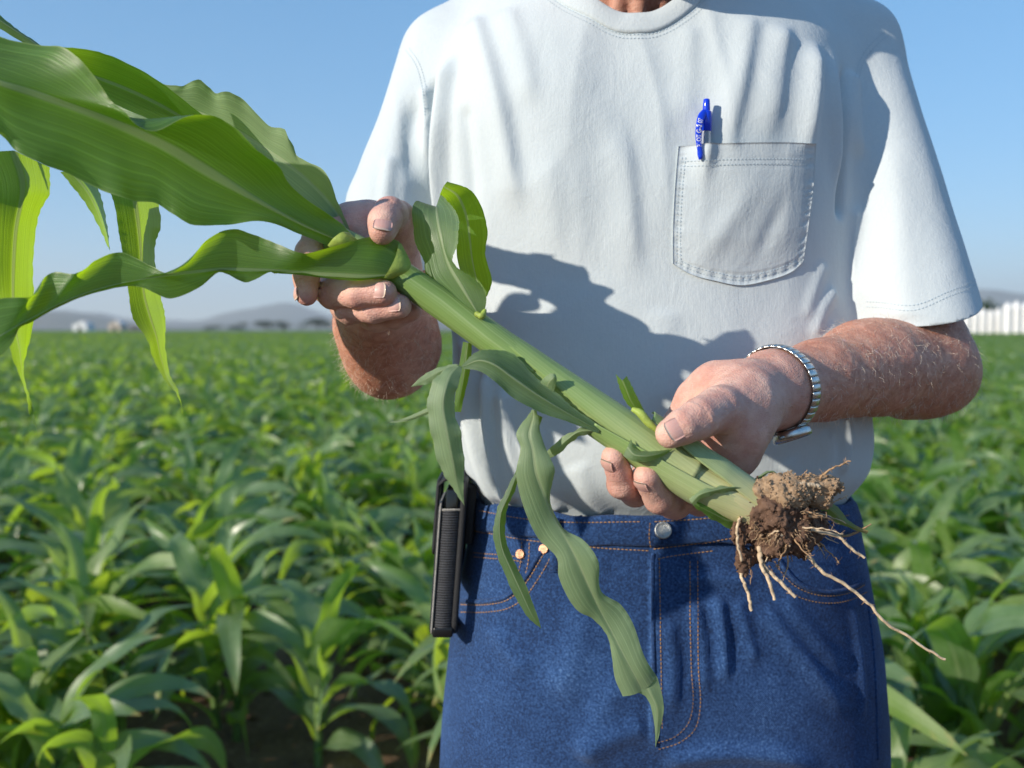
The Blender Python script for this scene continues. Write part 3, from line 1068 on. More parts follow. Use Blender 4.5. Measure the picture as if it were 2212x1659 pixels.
# ---- T-shirt
def build_shirt():
    lo, hi = np.array((-.27, .80, zr(1170))), np.array((.56, 1.20, 1.72))
    F = Field(lo, hi, .0032)
    sl, p = F.sub(lo, hi)
    F.f[sl] = loft_d(p, SHIRT_ROWS, 2.45)
    nb = P(1365, -78, 1.035)
    F.cone(nb + (.045, 0, 0), P(1820, 116, 1.015), .056, .0465, .04)
    F.cone(nb - (.045, 0, 0), P(972, 124, 1.015), .056, .041, .04)
    # chest fullness
    F.cone(P(1180, 260, .985), P(1210, 380, .985), .085, .08, .08)
    F.cone(P(1560, 260, .985), P(1540, 380, .985), .085, .08, .08)
    torso = F.f.copy()
    F.cone(SL_R[0], SL_R[1], .0475, .0575, .022, flat=(0, 1, 0), s=1.12)
    F.chain(SL_L, (.040, .0425, .0455), .006, .022, flat=(0, 1, 0), s=1.2)
    v, f = F.mesh()
    v = smooth_mesh(v, f, 2, .5)
    # which sleeve a vertex belongs to
    def axis_t(q, a, b):
        ba = b - a
        return ((q - a) @ ba) / (ba @ ba)
    dR = cone_d(v, SL_R[0], SL_R[1], .0475, .0575, (0, 1, 0), 1.12)
    dL = np.minimum(cone_d(v, SL_L[0], SL_L[1], .040, .0425, (0, 1, 0), 1.2), cone_d(v, SL_L[1], SL_L[2], .0425, .0455, (0, 1, 0), 1.2))
    onR = (np.abs(dR) < .012) & (v[:, 0] > X1(1835))
    onL = (np.abs(dL) < .012) & (v[:, 0] < X1(948))
    # folds
    n = vnormals(v, f)
    x, z = v[:, 0].copy(), v[:, 2].copy()
    front = np.clip((-n[:, 1] + .15) / .5, 0, 1)
    D = np.zeros(len(v))
    T = dict
    G = [
        # left shoulder and armhole
        ([(972, 60), (955, 170), (948, 300), (944, 455)], 15, 15, T(skew=-.15, t0=.2, t1=.05, sharp=1.2)),
        ([(928, 110), (922, 200), (930, 330), (934, 470)], 11, -17, T(t0=.15, t1=.05)),
        ([(1015, -30), (1050, 100), (1080, 220), (1106, 360), (1125, 480)], 24, 6.0, T(skew=-.25, t0=.1, t1=.3)),
        ([(1090, -30), (1130, 110), (1150, 240)], 26, 3.0, T(skew=-.2)),
        ([(1000, 200), (1012, 330), (1020, 520)], 16, -5.0, T()),
        ([(885, 150), (868, 260), (872, 380)], 24, -6.5, T(t0=.3, t1=.3)),
        ([(900, 130), (905, 230), (912, 330)], 12, 5, T()),
        ([(822, 300), (818, 400), (812, 520)], 16, 4, T()),
        # middle
        ([(1335, 230), (1348, 330), (1362, 470), (1372, 640)], 30, 3.4, T(skew=-.35, t0=.35, t1=.4)),
        ([(1290, 190), (1320, 300), (1335, 420)], 30, 1.6, T(skew=-.2, t0=.4, t1=.4)),
        ([(1240, 330), (1252, 480), (1262, 620)], 36, 1.6, T(skew=-.2, t0=.4, t1=.4)),
        ([(1180, 300), (1195, 460), (1205, 600)], 34, 1.8, T(skew=-.25, t0=.4, t1=.4)),
        ([(1415, 300), (1425, 460), (1432, 600)], 34, 1.5, T(skew=-.2,t0=.4,t1=.4)),
        ([(1440, 660), (1430, 760), (1440, 900)], 34, 2.5, T(skew=-.2)),
        # fan of folds under the right shoulder
        ([(1636, 10), (1612, 120), (1584, 240), (1560, 360), (1548, 430)], 26, 5.0, T(skew=-.3, t0=.1, t1=.55)),
        ([(1716, 30), (1690, 130), (1672, 240), (1640, 350)], 27, 6.0, T(skew=-.35, t0=.15, t1=.5)),
        ([(1780, 60), (1772, 150), (1752, 280), (1730, 430)], 22, 7.5, T(skew=-.25, t0=.2, t1=.5)),
        ([(1838, 60), (1826, 160), (1836, 280), (1838, 420)], 15, 6.0, T(skew=-.2, t0=.3, t1=.3)),
        ([(1868, 90), (1852, 200), (1848, 330), (1842, 470)], 9, -11, T(t0=.2, t1=.1)),
        ([(1900, 110), (1890, 220), (1905, 330)], 20, 5.5, T(skew=-.2)),
        ([(1500, 40), (1488, 160), (1476, 280)], 26, 2.6, T(skew=-.2)),
        ([(1975, 260), (1968, 420), (1958, 600), (1958, 700)], 30, 4.0, T(skew=.1, t0=.3, t1=.05)),
        ([(1890, 420), (1888, 560), (1900, 690)], 20, 3.5, T()),
        # lower left drape
        ([(1000, 700), (1004, 830), (1016, 960), (1050, 1070), (1085, 1120)], 15, 8.5, T(skew=-.15, t1=.1)),
        ([(1046, 800), (1052, 920), (1072, 1030), (1110, 1115)], 15, 8.0, T(skew=-.15, t1=.1)),
        ([(1030, 780), (1032, 900), (1048, 1010), (1085, 1095)], 8, -6.5, T(t1=.1)),
        ([(1085, 830), (1098, 960), (1126, 1060), (1165, 1125)], 17, 6.0, T(skew=-.2, t1=.1)),
        ([(1150, 930), (1175, 1040), (1215, 1125)], 20, 4.0, T(skew=-.2, t1=.1)),
        ([(1240, 1000), (1275, 1080), (1310, 1130)], 26, 2.6, T(t1=.1)),
        # lower right blouse above the waist
        ([(1835, 900), (1846, 970), (1832, 1040)], 14, 6, T()),
        ([(1790, 930), (1802, 1000), (1782, 1060)], 18, 4.5, T(skew=-.2)),
        ([(1700, 990), (1712, 1040), (1700, 1090)], 20, 3.0, T()),
        ([(1835, 620), (1800, 660), (1760, 740)], 14, 4.2, T()),
        ([(1835, 700), (1790, 740), (1740, 830)], 17, 4.2, T()),
        ([(1805, 560), (1770, 630), (1745, 700)], 14, 2.6, T()),
    ]
    for pts, w, amp, kw in G:
        D += fold(x, z, pts, w, amp, **kw)
    wx = x + .02 * vnoise(np.stack([x * 9, z * 6, 0 * x], -1), 41)
    rid = 1 - np.abs(fbm(np.stack([wx * 13, z * 3.6, 0 * x], -1), 2, 44))
    patch = np.clip(vnoise(np.stack([x * 5, z * 5, 0 * x + 3], -1), 47) * .8 + .45, 0, 1)
    D = D * (1 + .35 * vnoise(np.stack([x * 30, z * 14, 0 * x], -1), 51)) + .0042 * (np.clip(rid, .3, 1) ** 2 - .4) * patch
    D = D * front
    q = v * (7, 7, 3.5)
    D += .0016 * fbm(q, 3, 3) + .0007 * fbm(v * (24, 24, 14), 2, 31)
    # double-stitched hems press the cloth in a little
    v = v + n * D[:, None]
    # neck opening: an oval in a plane that slopes from the chest up to the nape
    kill = np.zeros(len(v), bool)
    q = v - NECK_C
    kill |= (np.hypot(q[:, 0] / NECK_A, (q @ NECK_D) / NECK_B) < 1.0) & (q @ NECK_N > -.045)
    kill |= v[:, 2] < zr(1160)
    k4 = kill[f]
    f2 = f[~k4.all(1)]
    used = np.zeros(len(v), bool)
    used[f2.ravel()] = True
    ren = np.cumsum(used) - 1
    return v[used], ren[f2]

NECK_A = .090
_F = np.array((X1(1366, .9), .8935, zr(110, .8935)))
_B = _F + (0, .205, .098)
NECK_C, NECK_B = (_F + _B) / 2, np.linalg.norm(_B - _F) / 2
NECK_D = (_B - _F) / np.linalg.norm(_B - _F)
NECK_N = np.cross(np.array((1.0, 0, 0)), NECK_D)
NECK_N = NECK_N * np.sign(NECK_N[2])
import bmesh
sv, sf = build_shirt()
me = mesh_np('t_shirt', sv, sf)
# sleeve hems: cut clean by a plane through three picture points each
bm = bmesh.new()
bm.from_mesh(me)
for pts, left in (([(2122, 638, .925), (1972, 699, .875), (1850, 688, .915)], False), ([(752, 555, .945), (842, 590, .90), (935, 566, .945)], True)):
    a_, b_, c_ = PL(pts)
    m_ = np.cross(b_ - a_, c_ - a_)
    m_ /= np.linalg.norm(m_)
    if m_[2] > 0:
        m_ = -m_
    zlim = zr(420)
    fs = [q for q in bm.faces if q.calc_center_median().z < zlim and ((q.calc_center_median().x < X1(944)) if left else (q.calc_center_median().x > X1(1840))) and q.calc_center_median().z > zr(1010)]
    g = set(fs)
    for q in fs:
        g.update(q.edges)
        g.update(q.verts)
    bmesh.ops.bisect_plane(bm, geom=list(g), plane_co=Vector(a_), plane_no=Vector(m_), clear_outer=True)
bmesh.ops.delete(bm, geom=[q for q in bm.verts if not q.link_faces], context='VERTS')
bm.to_mesh(me)
SHIRT_BVH = BVHTree.FromBMesh(bm)
bm.free()
me.polygons.foreach_set('use_smooth', np.ones(len(me.polygons), bool))
shirt = under(obj('t_shirt', me, MAT_SHIRT), person)
so = shirt.modifiers.new('thickness', 'SOLIDIFY')
so.thickness = .0016
so.offset = -1

CAMV = Vector((0, 0, CAM_Z))
def cast(bvh, px_, py_):
    d = Vector(P(px_, py_, 1.0)) - CAMV
    h = bvh.ray_cast(CAMV, d.normalized())
    if h[0] is None:
        return None, None
    nrm = h[1]
    if nrm.dot(d) > 0:
        nrm = -nrm
    return np.array(h[0]), np.array(nrm)

def on_cloth(bvh, pts, n=40, lift=0.0, closed=False):
    """a smooth line through picture points laid on a garment"""
    c = catmull(np.asarray(pts, float), n)
    out, nn = [], []
    for a, b in c:
        h, m = cast(bvh, a, b)
        if h is None:
            continue
        out.append(h + m * lift)
        nn.append(m)
    out, nn = np.array(out), np.array(nn)
    return out, nn

def stitches(bvh, lines, length=.0022, gap=.0013, w=.00045, lift=.0003, seed=0, hgt=.6):
    """short thread lengths along lines on a garment, one mesh"""
    rng = np.random.default_rng(seed)
    parts = []
    for pts in lines:
        c, nn = on_cloth(bvh, pts, 120, lift)
        if len(c) < 3:
            continue
        # drop jumps
        s = np.concatenate([[0], np.cumsum(np.linalg.norm(np.diff(c, axis=0), axis=1))])
        pos = 0.0
        while pos + length < s[-1]:
            def at(q):
                return np.array([np.interp(q, s, c[:, i]) for i in range(3)])
            def an(q):
                return np.array([np.interp(q, s, nn[:, i]) for i in range(3)])
            a, b, m = at(pos), at(pos + length), an(pos + length / 2)
            t = b - a
            L = np.linalg.norm(t)
            if L < length * 1.6:
                t /= L
                m = m / np.linalg.norm(m)
                sd = np.cross(t, m)
                e = a - t * .0001
                g = b + t * .0001
                mid = (a + b) / 2 + m * w * 1.3
                v = np.array([e - sd * w * .5, e + sd * w * .5, mid - sd * w * .75 , mid + sd * w * .75, g - sd * w * .5, g + sd * w * .5])
                parts.append((v, np.array([(0, 1, 3, 2), (2, 3, 5, 4)])))
            pos += length + gap + rng.uniform(-.0001, .0001)
    return merge(parts)

# collar rib: a flat band running round the neck opening
def collar_ring(k, n=96):
    """k = 0 at the seam on the chest, 1 at the free edge by the neck"""
    t = np.linspace(0, 2 * np.pi, n, endpoint=False)
    A, B = NECK_A * 1.03 - .017 * k, NECK_B * 1.03 - .012 * k
    return NECK_C + np.outer(A * np.sin(t), (1, 0, 0)) - np.outer(B * np.cos(t), NECK_D) + NECK_N * (.0165 * k)

def build_collar():
    prof = [(-.10, -.0010), (-.08, .0018), (.08, .0026), (.5, .0030), (.88, .0026), (.98, .0018), (1.0, .0002), (.97, -.0014), (.5, -.0010), (.1, -.0020)]
    rings = []
    n = 220
    c0 = collar_ring(0, n)
    for i in range(n):
        h = SHIRT_BVH.ray_cast(Vector(c0[i] + NECK_N * .09), Vector(-NECK_N), .16)
        if h[0] is not None:
            c0[i] = np.array(h[0])
    inn = NECK_C - c0
    inn -= np.outer(inn @ NECK_N, NECK_N)
    inn /= np.linalg.norm(inn, axis=1)[:, None]
    c1 = c0 + inn * .0130 + NECK_N * .0130
    w = np.hanning(11)
    w /= w.sum()
    for ax in range(3):
        c0[:, ax] = np.convolve(np.pad(c0[:, ax], 5, mode='wrap'), w, 'valid')
    c1 = c0 + inn * .0130 + NECK_N * .0130
    t = np.roll(c0, -1, 0) - np.roll(c0, 1, 0)
    up = c1 - c0
    nm = np.cross(t, up)
    nm /= np.linalg.norm(nm, axis=1)[:, None]
    cen = c0.mean(0)
    sgn = np.sign(((c0 - cen) * nm).sum(1))
    nm *= sgn[:, None]
    ribs = .00022 * np.sin(np.arange(n) * 2 * np.pi / 2)
    for k, lift in prof:
        rb = ribs if (lift > 0 and 0 < k < 1) else np.zeros(n)
        rings.append(c0 + up * k + nm * (lift + rb)[:, None])
    v = np.stack(rings, 1).reshape(-1, 3)
    return v, grid_faces(n, len(prof), True), n, len(prof)
cv, cf, cn, cp = build_collar()
# close the ring
COLLAR_SEAM = cv.reshape(cn, cp, 3)[:, 1]
cf = np.vstack([cf, np.array([((cn - 1) * cp + j, (cn - 1) * cp + (j + 1) % cp, (j + 1) % cp, j) for j in range(cp)])])
o = obj('collar', mesh_np('collar', cv, cf[:, ::-1]), MAT_SHIRT, shirt)

# ---- breast pocket: a second layer of cloth on the chest
POCKET = [(1464, 317), (1760, 311), (1755, 400), (1745, 480), (1733, 566), (1706, 588), (1650, 607), (1598, 616), (1545, 606), (1490, 590), (1452, 572), (1453, 500), (1458, 400)]
def build_pocket():
    nu, nv = 60, 60
    top = catmull(np.array([(1464, 317), (1560, 312), (1660, 310), (1761, 311)], float), nu)
    bot = catmull(np.array([(1452, 570), (1490, 592), (1545, 607), (1598, 616), (1655, 606), (1706, 588), (1733, 566)], float), nu)
    lef = catmull(np.array([(1464, 317), (1457, 400), (1452, 500), (1452, 570)], float), nv)
    rig = catmull(np.array([(1761, 311), (1755, 400), (1745, 480), (1733, 566)], float), nv)
    v = np.zeros((nu, nv, 3))
    nn = np.zeros((nu, nv, 3))
    for i in range(nu):
        for j in range(nv):
            s, t = i / (nu - 1), j / (nv - 1)
            q = (1 - t) * top[i] + t * bot[i] + (1 - s) * lef[j] + s * rig[j] - ((1 - s) * (1 - t) * top[0] + s * (1 - t) * top[-1] + (1 - s) * t * bot[0] + s * t * bot[-1])
            h, m = cast(SHIRT_BVH, q[0], q[1])
            v[i, j] = h
            nn[i, j] = m
    # iron out the folds of the cloth below
    for _ in range(30):
        a = v.copy()
        a[1:-1, 1:-1] = (v[:-2, 1:-1] + v[2:, 1:-1] + v[1:-1, :-2] + v[1:-1, 2:]) / 4
        v = a
    s = np.linspace(0, 1, nu)[:, None]
    t = np.linspace(0, 1, nv)[None, :]
    ed = np.minimum(np.minimum(s, 1 - s) * 1.0, (1 - t) * .9)
    lift = .0022 + .0075 * np.clip(np.minimum(s, 1 - s) * 5, 0, 1) * np.clip((1 - t) * 3, 0, 1) * (1 - .45 * t) * .62
    # the seam allowance puckers, two rows of stitches press it down
    for e in (.028, .058):
        lift = lift - .0011 * np.exp(-((ed - e) / .007) ** 2)
    lift = lift + .0006 * np.sin(t * 90 + 4 * np.sin(t * 13)) * np.exp(-((np.minimum(s, 1 - s) - .04) / .03) ** 2)
    lift = lift + .0006 * np.sin(s * 95 + 3 * np.sin(s * 11)) * np.exp(-(((1 - t) - .04) / .03) ** 2)
    for e in (.125, .163):
        lift = lift - .0008 * np.exp(-((t - e) / .006) ** 2)
    lift = lift + .0022 * np.exp(-(((s - .42) + .5 * (t - .5)) / .09) ** 2) * np.exp(-((t - .58) / .25) ** 2) - .0016 * np.exp(-(((s - .66) + .35 * (t - .7)) / .06) ** 2) * np.exp(-((t - .62) / .2) ** 2)
    lift = lift + .0085 * np.exp(-((s - .185) / .075) ** 2) * np.exp(-(t / .22) ** 2)
    w = nn.mean((0, 1))
    v = v + w / np.linalg.norm(w) * lift[..., None]
    front = v.reshape(-1, 3)
    back = front - w / np.linalg.norm(w) * .0012
    f = grid_faces(nu, nv)
    F = [f[:, ::-1], f + nu * nv]
    idx = np.arange(nu * nv).reshape(nu, nv)
    rim = np.concatenate([idx[:, 0], idx[-1, 1:], idx[-2::-1, -1], idx[0, -2:0:-1]])
    r2 = np.roll(rim, -1)
    F.append(np.stack([rim, r2, r2 + nu * nv, rim + nu * nv], -1))
    # side and lower edges are sewn down to the shirt
    allv = np.vstack([front, back])
    for e in np.concatenate([idx[0, :], idx[-1, :], idx[:, -1]]):
        h = SHIRT_BVH.find_nearest(Vector(front[e]))
        allv[e + nu * nv] = np.array(h[0]) - np.array(w) * .001
    return allv, np.vstack(F)
pv, pf = build_pocket()
pocket = obj('pocket', mesh_np('pocket', pv, pf), MAT_SHIRT, shirt)
POCKET_BVH = BVHTree.FromPolygons([Vector(q) for q in pv], [tuple(int(i) for i in q) for q in pf])
pl = []
for e in (9, 17):
    pl.append([(1464 + e, 340), (1457 + e, 400), (1452 + e, 500), (1453 + e, 568)])
    pl.append([(1760 - e, 340), (1755 - e, 400), (1745 - e, 480), (1733 - e, 560)])
    pl.append([(1453 + e, 568 - e * .3), (1490, 591 - e), (1545, 606 - e), (1598, 615 - e), (1655, 605 - e), (1706, 587 - e), (1733 - e, 562)])
for yy in (349, 360):
    pl.append([(1475, yy), (1560, yy - 4), (1660, yy - 6), (1750, yy - 5)])
obj('stitching', mesh_np('stitching', *stitches(POCKET_BVH, pl, .002, .0012, .00042)), MAT_THREAD_PALE, pocket)['kind'] = 'stuff'
shirt_lines = []
_seam = proj(COLLAR_SEAM)
_seam = np.vstack([_seam[-70:], _seam[:70]])
for e in (6, 14):
    _o = _seam - np.array((1366, -150.0))
    shirt_lines.append((np.array((1366, -150.0)) + _o * (1 + e / np.linalg.norm(_o, axis=1))[:, None])[::5])
for e in (22, 33):
    shirt_lines.append([(2108, 637 - e), (2050, 662 - e), (1975, 692 - e), (1900, 686 - e), (1866, 684 - e)])
shirt_lines.append([(1922, 74), (1893, 98), (1866, 132), (1854, 172)])
shirt_lines.append([(1915, 66), (1886, 90), (1858, 128), (1846, 172)])
shirt_lines.append([(876, 108), (898, 140), (912, 190), (918, 250)])
shirt_lines.append([(884, 104), (906, 138), (920, 190), (926, 250)])
obj('stitching', mesh_np('stitching', *stitches(SHIRT_BVH, shirt_lines, .002, .0012, .00042)), MAT_THREAD_PALE, shirt)['kind'] = 'stuff'

# ---- jeans
JEAN_ROWS = [(zr(py), X1(l), X1(r), f, b) for py, l, r, f, b in (
    (1045, 1034, 1820, .884, 1.105), (1090, 1026, 1834, .879, 1.115), (1140, 1016, 1852, .873, 1.125), (1250, 992, 1874, .864, 1.14), (1400, 968, 1906, .862, 1.15),
    (1550, 953, 1925, .868, 1.15), (1660, 946, 1932, .876, 1.145), (1760, 946, 1932, .885, 1.14), (1830, 948, 1930, .893, 1.13))]
Z_BAND_T, Z_BAND_B = zr(1115, .873), zr(1183, .868)

def build_jeans():
    lo, hi = np.array((-.14, .80, .62)), np.array((.46, 1.22, zr(1040)))
    F = Field(lo, hi, .0036)
    sl, p = F.sub(lo, hi)
    F.f[sl] = loft_d(p, JEAN_ROWS, 2.35)
    v, f = F.mesh()
    v = smooth_mesh(v, f, 2, .5)
    n = vnormals(v, f)
    x, z = v[:, 0].copy(), v[:, 2].copy()
    front = np.clip((-n[:, 1] + .1) / .4, 0, 1)
    T = dict
    D = np.zeros(len(v))
    for pts, w, amp, kw in (
        ([(1500, 1290), (1515, 1400), (1520, 1500)], 16, 3.2, T(skew=-.2)),
        ([(1548, 1280), (1560, 1380), (1562, 1480)], 15, 3.6, T(skew=-.2)),
        ([(1590, 1290), (1612, 1370), (1630, 1440)], 14, 2.6, T()),
        ([(1640, 1300), (1720, 1400), (1800, 1500), (1860, 1570)], 20, 3.2, T(skew=-.2)),
        ([(1690, 1290), (1780, 1400), (1850, 1480)], 20, 2.0, T()),
        ([(1420, 1640), (1560, 1622), (1700, 1640), (1800, 1680)], 22, 4.5, T()),
        ([(1400, 1560), (1330, 1590), (1240, 1650)], 26, 3.0, T()),
        ([(1060, 1380), (1100, 1430), (1150, 1470)], 26, 2.2, T()),
        ([(1270, 1290), (1235, 1420), (1200, 1530)], 34, 2.4, T()),
        ([(1440, 1330), (1452, 1420), (1450, 1540)], 16, 2.6, T(skew=-.2)),
        ([(1150, 1215), (1230, 1225), (1330, 1222)], 12, 1.6, T()),
        ([(1250, 1650), (1320, 1500), (1390, 1400)], 30, 2.0, T()),
        ([(1455, 1255), (1540, 1248), (1640, 1262)], 14, 2.4, T()),
        ([(1870, 1330), (1888, 1450), (1898, 1600)], 10, 2.2, T()),
    ):
        D += fold(x, z, pts, w, amp * 1.6, **kw)
    # fly placket and pocket bags stand proud of the cloth below
    pxx, pzz = 1106 + FPX * x / v[:, 1], z
    zz = 829.5 - FPX * np.tan(np.arctan2(z - CAM_Z, v[:, 1]) + PITCH)
    st = lambda a, b, t: np.clip((t - a) / (b - a), 0, 1) ** 2 * (3 - 2 * np.clip((t - a) / (b - a), 0, 1))
    D += .0032 * st(1408, 1414, pxx) * (1 - st(1418, 1500, pxx)) * st(1195, 1215, zz) * (1 - st(1600, 1640, zz)) * front
    D += .0014 * st(1414, 1418, pxx) * (1 - st(1505, 1512, pxx)) * (1 - st(1540, 1610, zz)) * front
    D *= front
    D += .0012 * fbm(v * (14, 14, 9), 3, 12)
    v = v + n * D[:, None]
    wear = np.zeros(len(v))
    wear += .22 * st(1404, 1409, pxx) * (1 - st(1413, 1420, pxx)) * st(1195, 1215, zz) * (1 - st(1580, 1620, zz)) * front
    wear += .12 * np.exp(-((pxx - 1250) / 120) ** 2 - ((zz - 1500) / 150) ** 2)
    wear += .10 * np.exp(-((pxx - 1700) / 130) ** 2 - ((zz - 1520) / 130) ** 2)
    wear += np.clip(D * 28, -.08, .1)
    kill = (v[:, 2] > Z_BAND_T - .004)
    keep = ~kill[f].all(1)
    f2 = f[keep]
    return v, f2, wear
jv, jf, jw = build_jeans()
# legs down to the ground under the hips
def build_legs():
    F = Field((-.16, .84, .02), (.48, 1.24, .80), .008)
    for s, hx, fx in ((-1, .045, .01), (1, .262, .30)):
        F.chain([(hx, 1.01, .72), (hx * .9 + fx * .1 - .012 * 0, 1.0, .50), (fx, 1.02, .08)], [.112, .088, .095], .06, .03)
    sl, p = F.sub((-.16, .84, .60), (.48, 1.24, .80))
    return F.mesh()
lv, lf = build_legs()
jme_v, jme_f = merge([(jv, jf), (lv, lf)])
jme = mesh_np('jeans', jme_v, jme_f)
attr(jme, 'wear', np.concatenate([jw, np.zeros(len(lv))]))
jeans = under(obj('jeans', jme, MAT_DENIM), person)
JEAN_BVH = BVHTree.FromPolygons([Vector(q) for q in jv], [tuple(int(i) for i in q) for q in jf])

def jean_section(z, off, n=160):
    """outline of the jeans at a height, pushed out by off"""
    r = np.asarray(sorted(JEAN_ROWS))
    xl, xr, yf, yb = (np.interp(z, r[:, 0], r[:, c]) for c in (1, 2, 3, 4))
    a = np.linspace(0, 2 * np.pi, n, endpoint=False)
    e = 2 / 2.35
    c, s = np.cos(a), np.sin(a)
    return np.stack([(xl + xr) / 2 + ((xr - xl) / 2 + off) * np.sign(s) * np.abs(s) ** e, (yf + yb) / 2 - ((yb - yf) / 2 + off) * np.sign(c) * np.abs(c) ** e, np.full(n, z)], -1)

def build_waistband(a0=None, a1=None, lift=0.0, name='waistband'):
    prof = [(0, .0), (.02, .0024), (.10, .0044), (.5, .0055), (.9, .0048), (.98, .0040), (1.0, .002), (.98, -.0005), (.5, -.0008), (.05, -.0008)]
    n = 240
    rings = []
    for k, off in prof:
        z = Z_BAND_B + (Z_BAND_T - Z_BAND_B) * k
        rings.append(jean_section(z, off + lift, n))
    v = np.stack(rings, 1)
    ph = np.arange(n) / n * 2 * np.pi
    wav = .0022 * np.sin(ph * 7 + 1) + .0012 * np.sin(ph * 17)
    v[:, :, 2] += wav[:, None]
    if a0 is not None:
        x = v[:, 4, 0]
        sel = np.where((x > a0) & (x < a1) & (v[:, 4, 1] < 1.0))[0]
        # order by x
        sel = sel[np.argsort(x[sel])]
        vv = v[sel].reshape(-1, 3)
        f = grid_faces(len(sel), len(prof), True)
        cap0 = [0, 1, 3, 4]
        return vv, f
    v = v.reshape(-1, 3)
    f = grid_faces(n, len(prof), True)
    f = np.vstack([f, np.array([((n - 1) * len(prof) + j, (n - 1) * len(prof) + (j + 1) % len(prof), (j + 1) % len(prof), j) for j in range(len(prof))])])
    return v, f
wv, wf = build_waistband()
wme = mesh_np('waistband', wv, wf)
band = obj('waistband', wme, MAT_DENIM, jeans)
fv, ff = build_waistband(X1(1398, .873), X1(1640, .873), .0026)
flap = obj('waistband_flap', mesh_np('flap', fv, ff), MAT_DENIM, band)
bv_all, bf_all = merge([(jv, jf), (wv, wf), (fv, ff)])
JALL_BVH = BVHTree.FromPolygons([Vector(q) for q in bv_all], [tuple(int(i) for i in q) for q in bf_all])

JL = [
    [(1036, 1103), (1120, 1119), (1220, 1128), (1390, 1127)], [(1026, 1146), (1120, 1164), (1200, 1174), (1300, 1184), (1405, 1190)],
    [(1414, 1127), (1500, 1122), (1620, 1110)], [(1412, 1186), (1480, 1178), (1560, 1166), (1640, 1152), (1760, 1130), (1836, 1112)],
    [(1404, 1130), (1402, 1160), (1406, 1186)],
    [(1490, 1212), (1491, 1330), (1493, 1440), (1496, 1520), (1486, 1562), (1455, 1592), (1418, 1604)],
    [(1506, 1212), (1507, 1330), (1509, 1440), (1512, 1528), (1500, 1575), (1466, 1604), (1420, 1618)],
    [(1424, 1206), (1426, 1330), (1428, 1450), (1430, 1580)],
    [(996, 1306), (1050, 1306), (1092, 1298), (1120, 1278), (1143, 1250), (1164, 1215), (1180, 1188)],
    [(996, 1322), (1052, 1322), (1100, 1313), (1134, 1290), (1158, 1258), (1180, 1222), (1194, 1192)],
    [(1672, 1212), (1690, 1240), (1720, 1268), (1760, 1284), (1800, 1287), (1840, 1278), (1868, 1262)],
    [(1660, 1222), (1680, 1252), (1714, 1284), (1760, 1300), (1806, 1302), (1846, 1292), (1872, 1278)],
    [(1024, 1194), (1060, 1197), (1100, 1200), (1134, 1206)], [(1024, 1203), (1060, 1206), (1100, 1209), (1132, 1214)],
    [(1128, 1170), (1127, 1200), (1122, 1230), (1112, 1262)], [(1144, 1172), (1143, 1202), (1138, 1232), (1130, 1258)],
    [(1422, 1208), (1450, 1202), (1490, 1196), (1540, 1190)],
    [(1196, 1176), (1192, 1232)], [(1208, 1177), (1206, 1232)], [(1192, 1216), (1208, 1218)], [(1192, 1226), (1208, 1228)],
]
obj('stitching', mesh_np('stitching', *stitches(JALL_BVH, JL, .0025, .0011, .00062, .0004, 2)), MAT_THREAD, jeans)['kind'] = 'stuff'

def seam_tube(name, pts, r, bvh, mat, parent, n=50, lift=0.0):
    c, nn = on_cloth(bvh, pts, n, lift)
    return obj(name, mesh_np(name, *tube(c, r, 8)), mat, parent)
# rolled edges: pocket mouths, fly edge
seam_tube('pocket_edge', [(996, 1299), (1050, 1299), (1090, 1290), (1117, 1270), (1138, 1244), (1158, 1210), (1174, 1186)], .0022, JEAN_BVH, MAT_DENIM, jeans, lift=.0002)
seam_tube('pocket_edge', [(1680, 1206), (1697, 1232), (1724, 1259), (1762, 1276), (1800, 1279), (1838, 1270), (1866, 1255)], .0022, JEAN_BVH, MAT_DENIM, jeans, lift=.0002)
seam_tube('fly_edge', [(1411, 1196), (1412, 1300), (1413, 1420), (1414, 1540), (1415, 1610)], .0018, JEAN_BVH, MAT_DENIM, jeans, lift=.0006)
seam_tube('side_seam', [(1874, 1300), (1886, 1400), (1892, 1500), (1896, 1640)], .0014, JEAN_BVH, MAT_DENIM, jeans)

def disc(bvh, px_, py_, r, h, dome, name, mat, parent, lift=0.0):
    c, n = cast(bvh, px_, py_)
    n = n / np.linalg.norm(n)
    q = np.array(Vector((0, 0, 1)).rotation_difference(Vector(n)).to_matrix())
    prof = [(r, -.002), (r, h * .6), (r * .96, h * .9), (r * .86, h), (r * .78, h * .82), (r * .45, h * .8 + dome), (r * .3, h * .8 + dome * .6), (.0001, h * .8 + dome)]
    a = np.linspace(0, 2 * np.pi, 28, endpoint=False)
    v = np.stack([np.stack([R * np.cos(a), R * np.sin(a), np.full(28, H)], -1) for R, H in prof]).reshape(-1, 3)
    return obj(name, mesh_np(name, v @ q.T + c + n * lift, grid_faces(len(prof), 28, True)), mat, parent)
MAT_ZINC = mat_plain('worn zinc', (.42, .43, .43), .5, .5, .25, 300, 1.0, .5, 900)
MAT_COPPER = mat_plain('copper', (.55, .30, .19), .5, .5, .25, 300, 1.0, .5, 900)
btn = disc(JALL_BVH, 1432, 1146, .0076, .0034, .0004, 'button', MAT_ZINC, flap, .0004)
for x_, y_ in ((1125, 1197), (1175, 1186)):
    disc(JALL_BVH, x_, y_, .0045, .0016, .0014, 'rivet', MAT_COPPER, jeans, .0006)
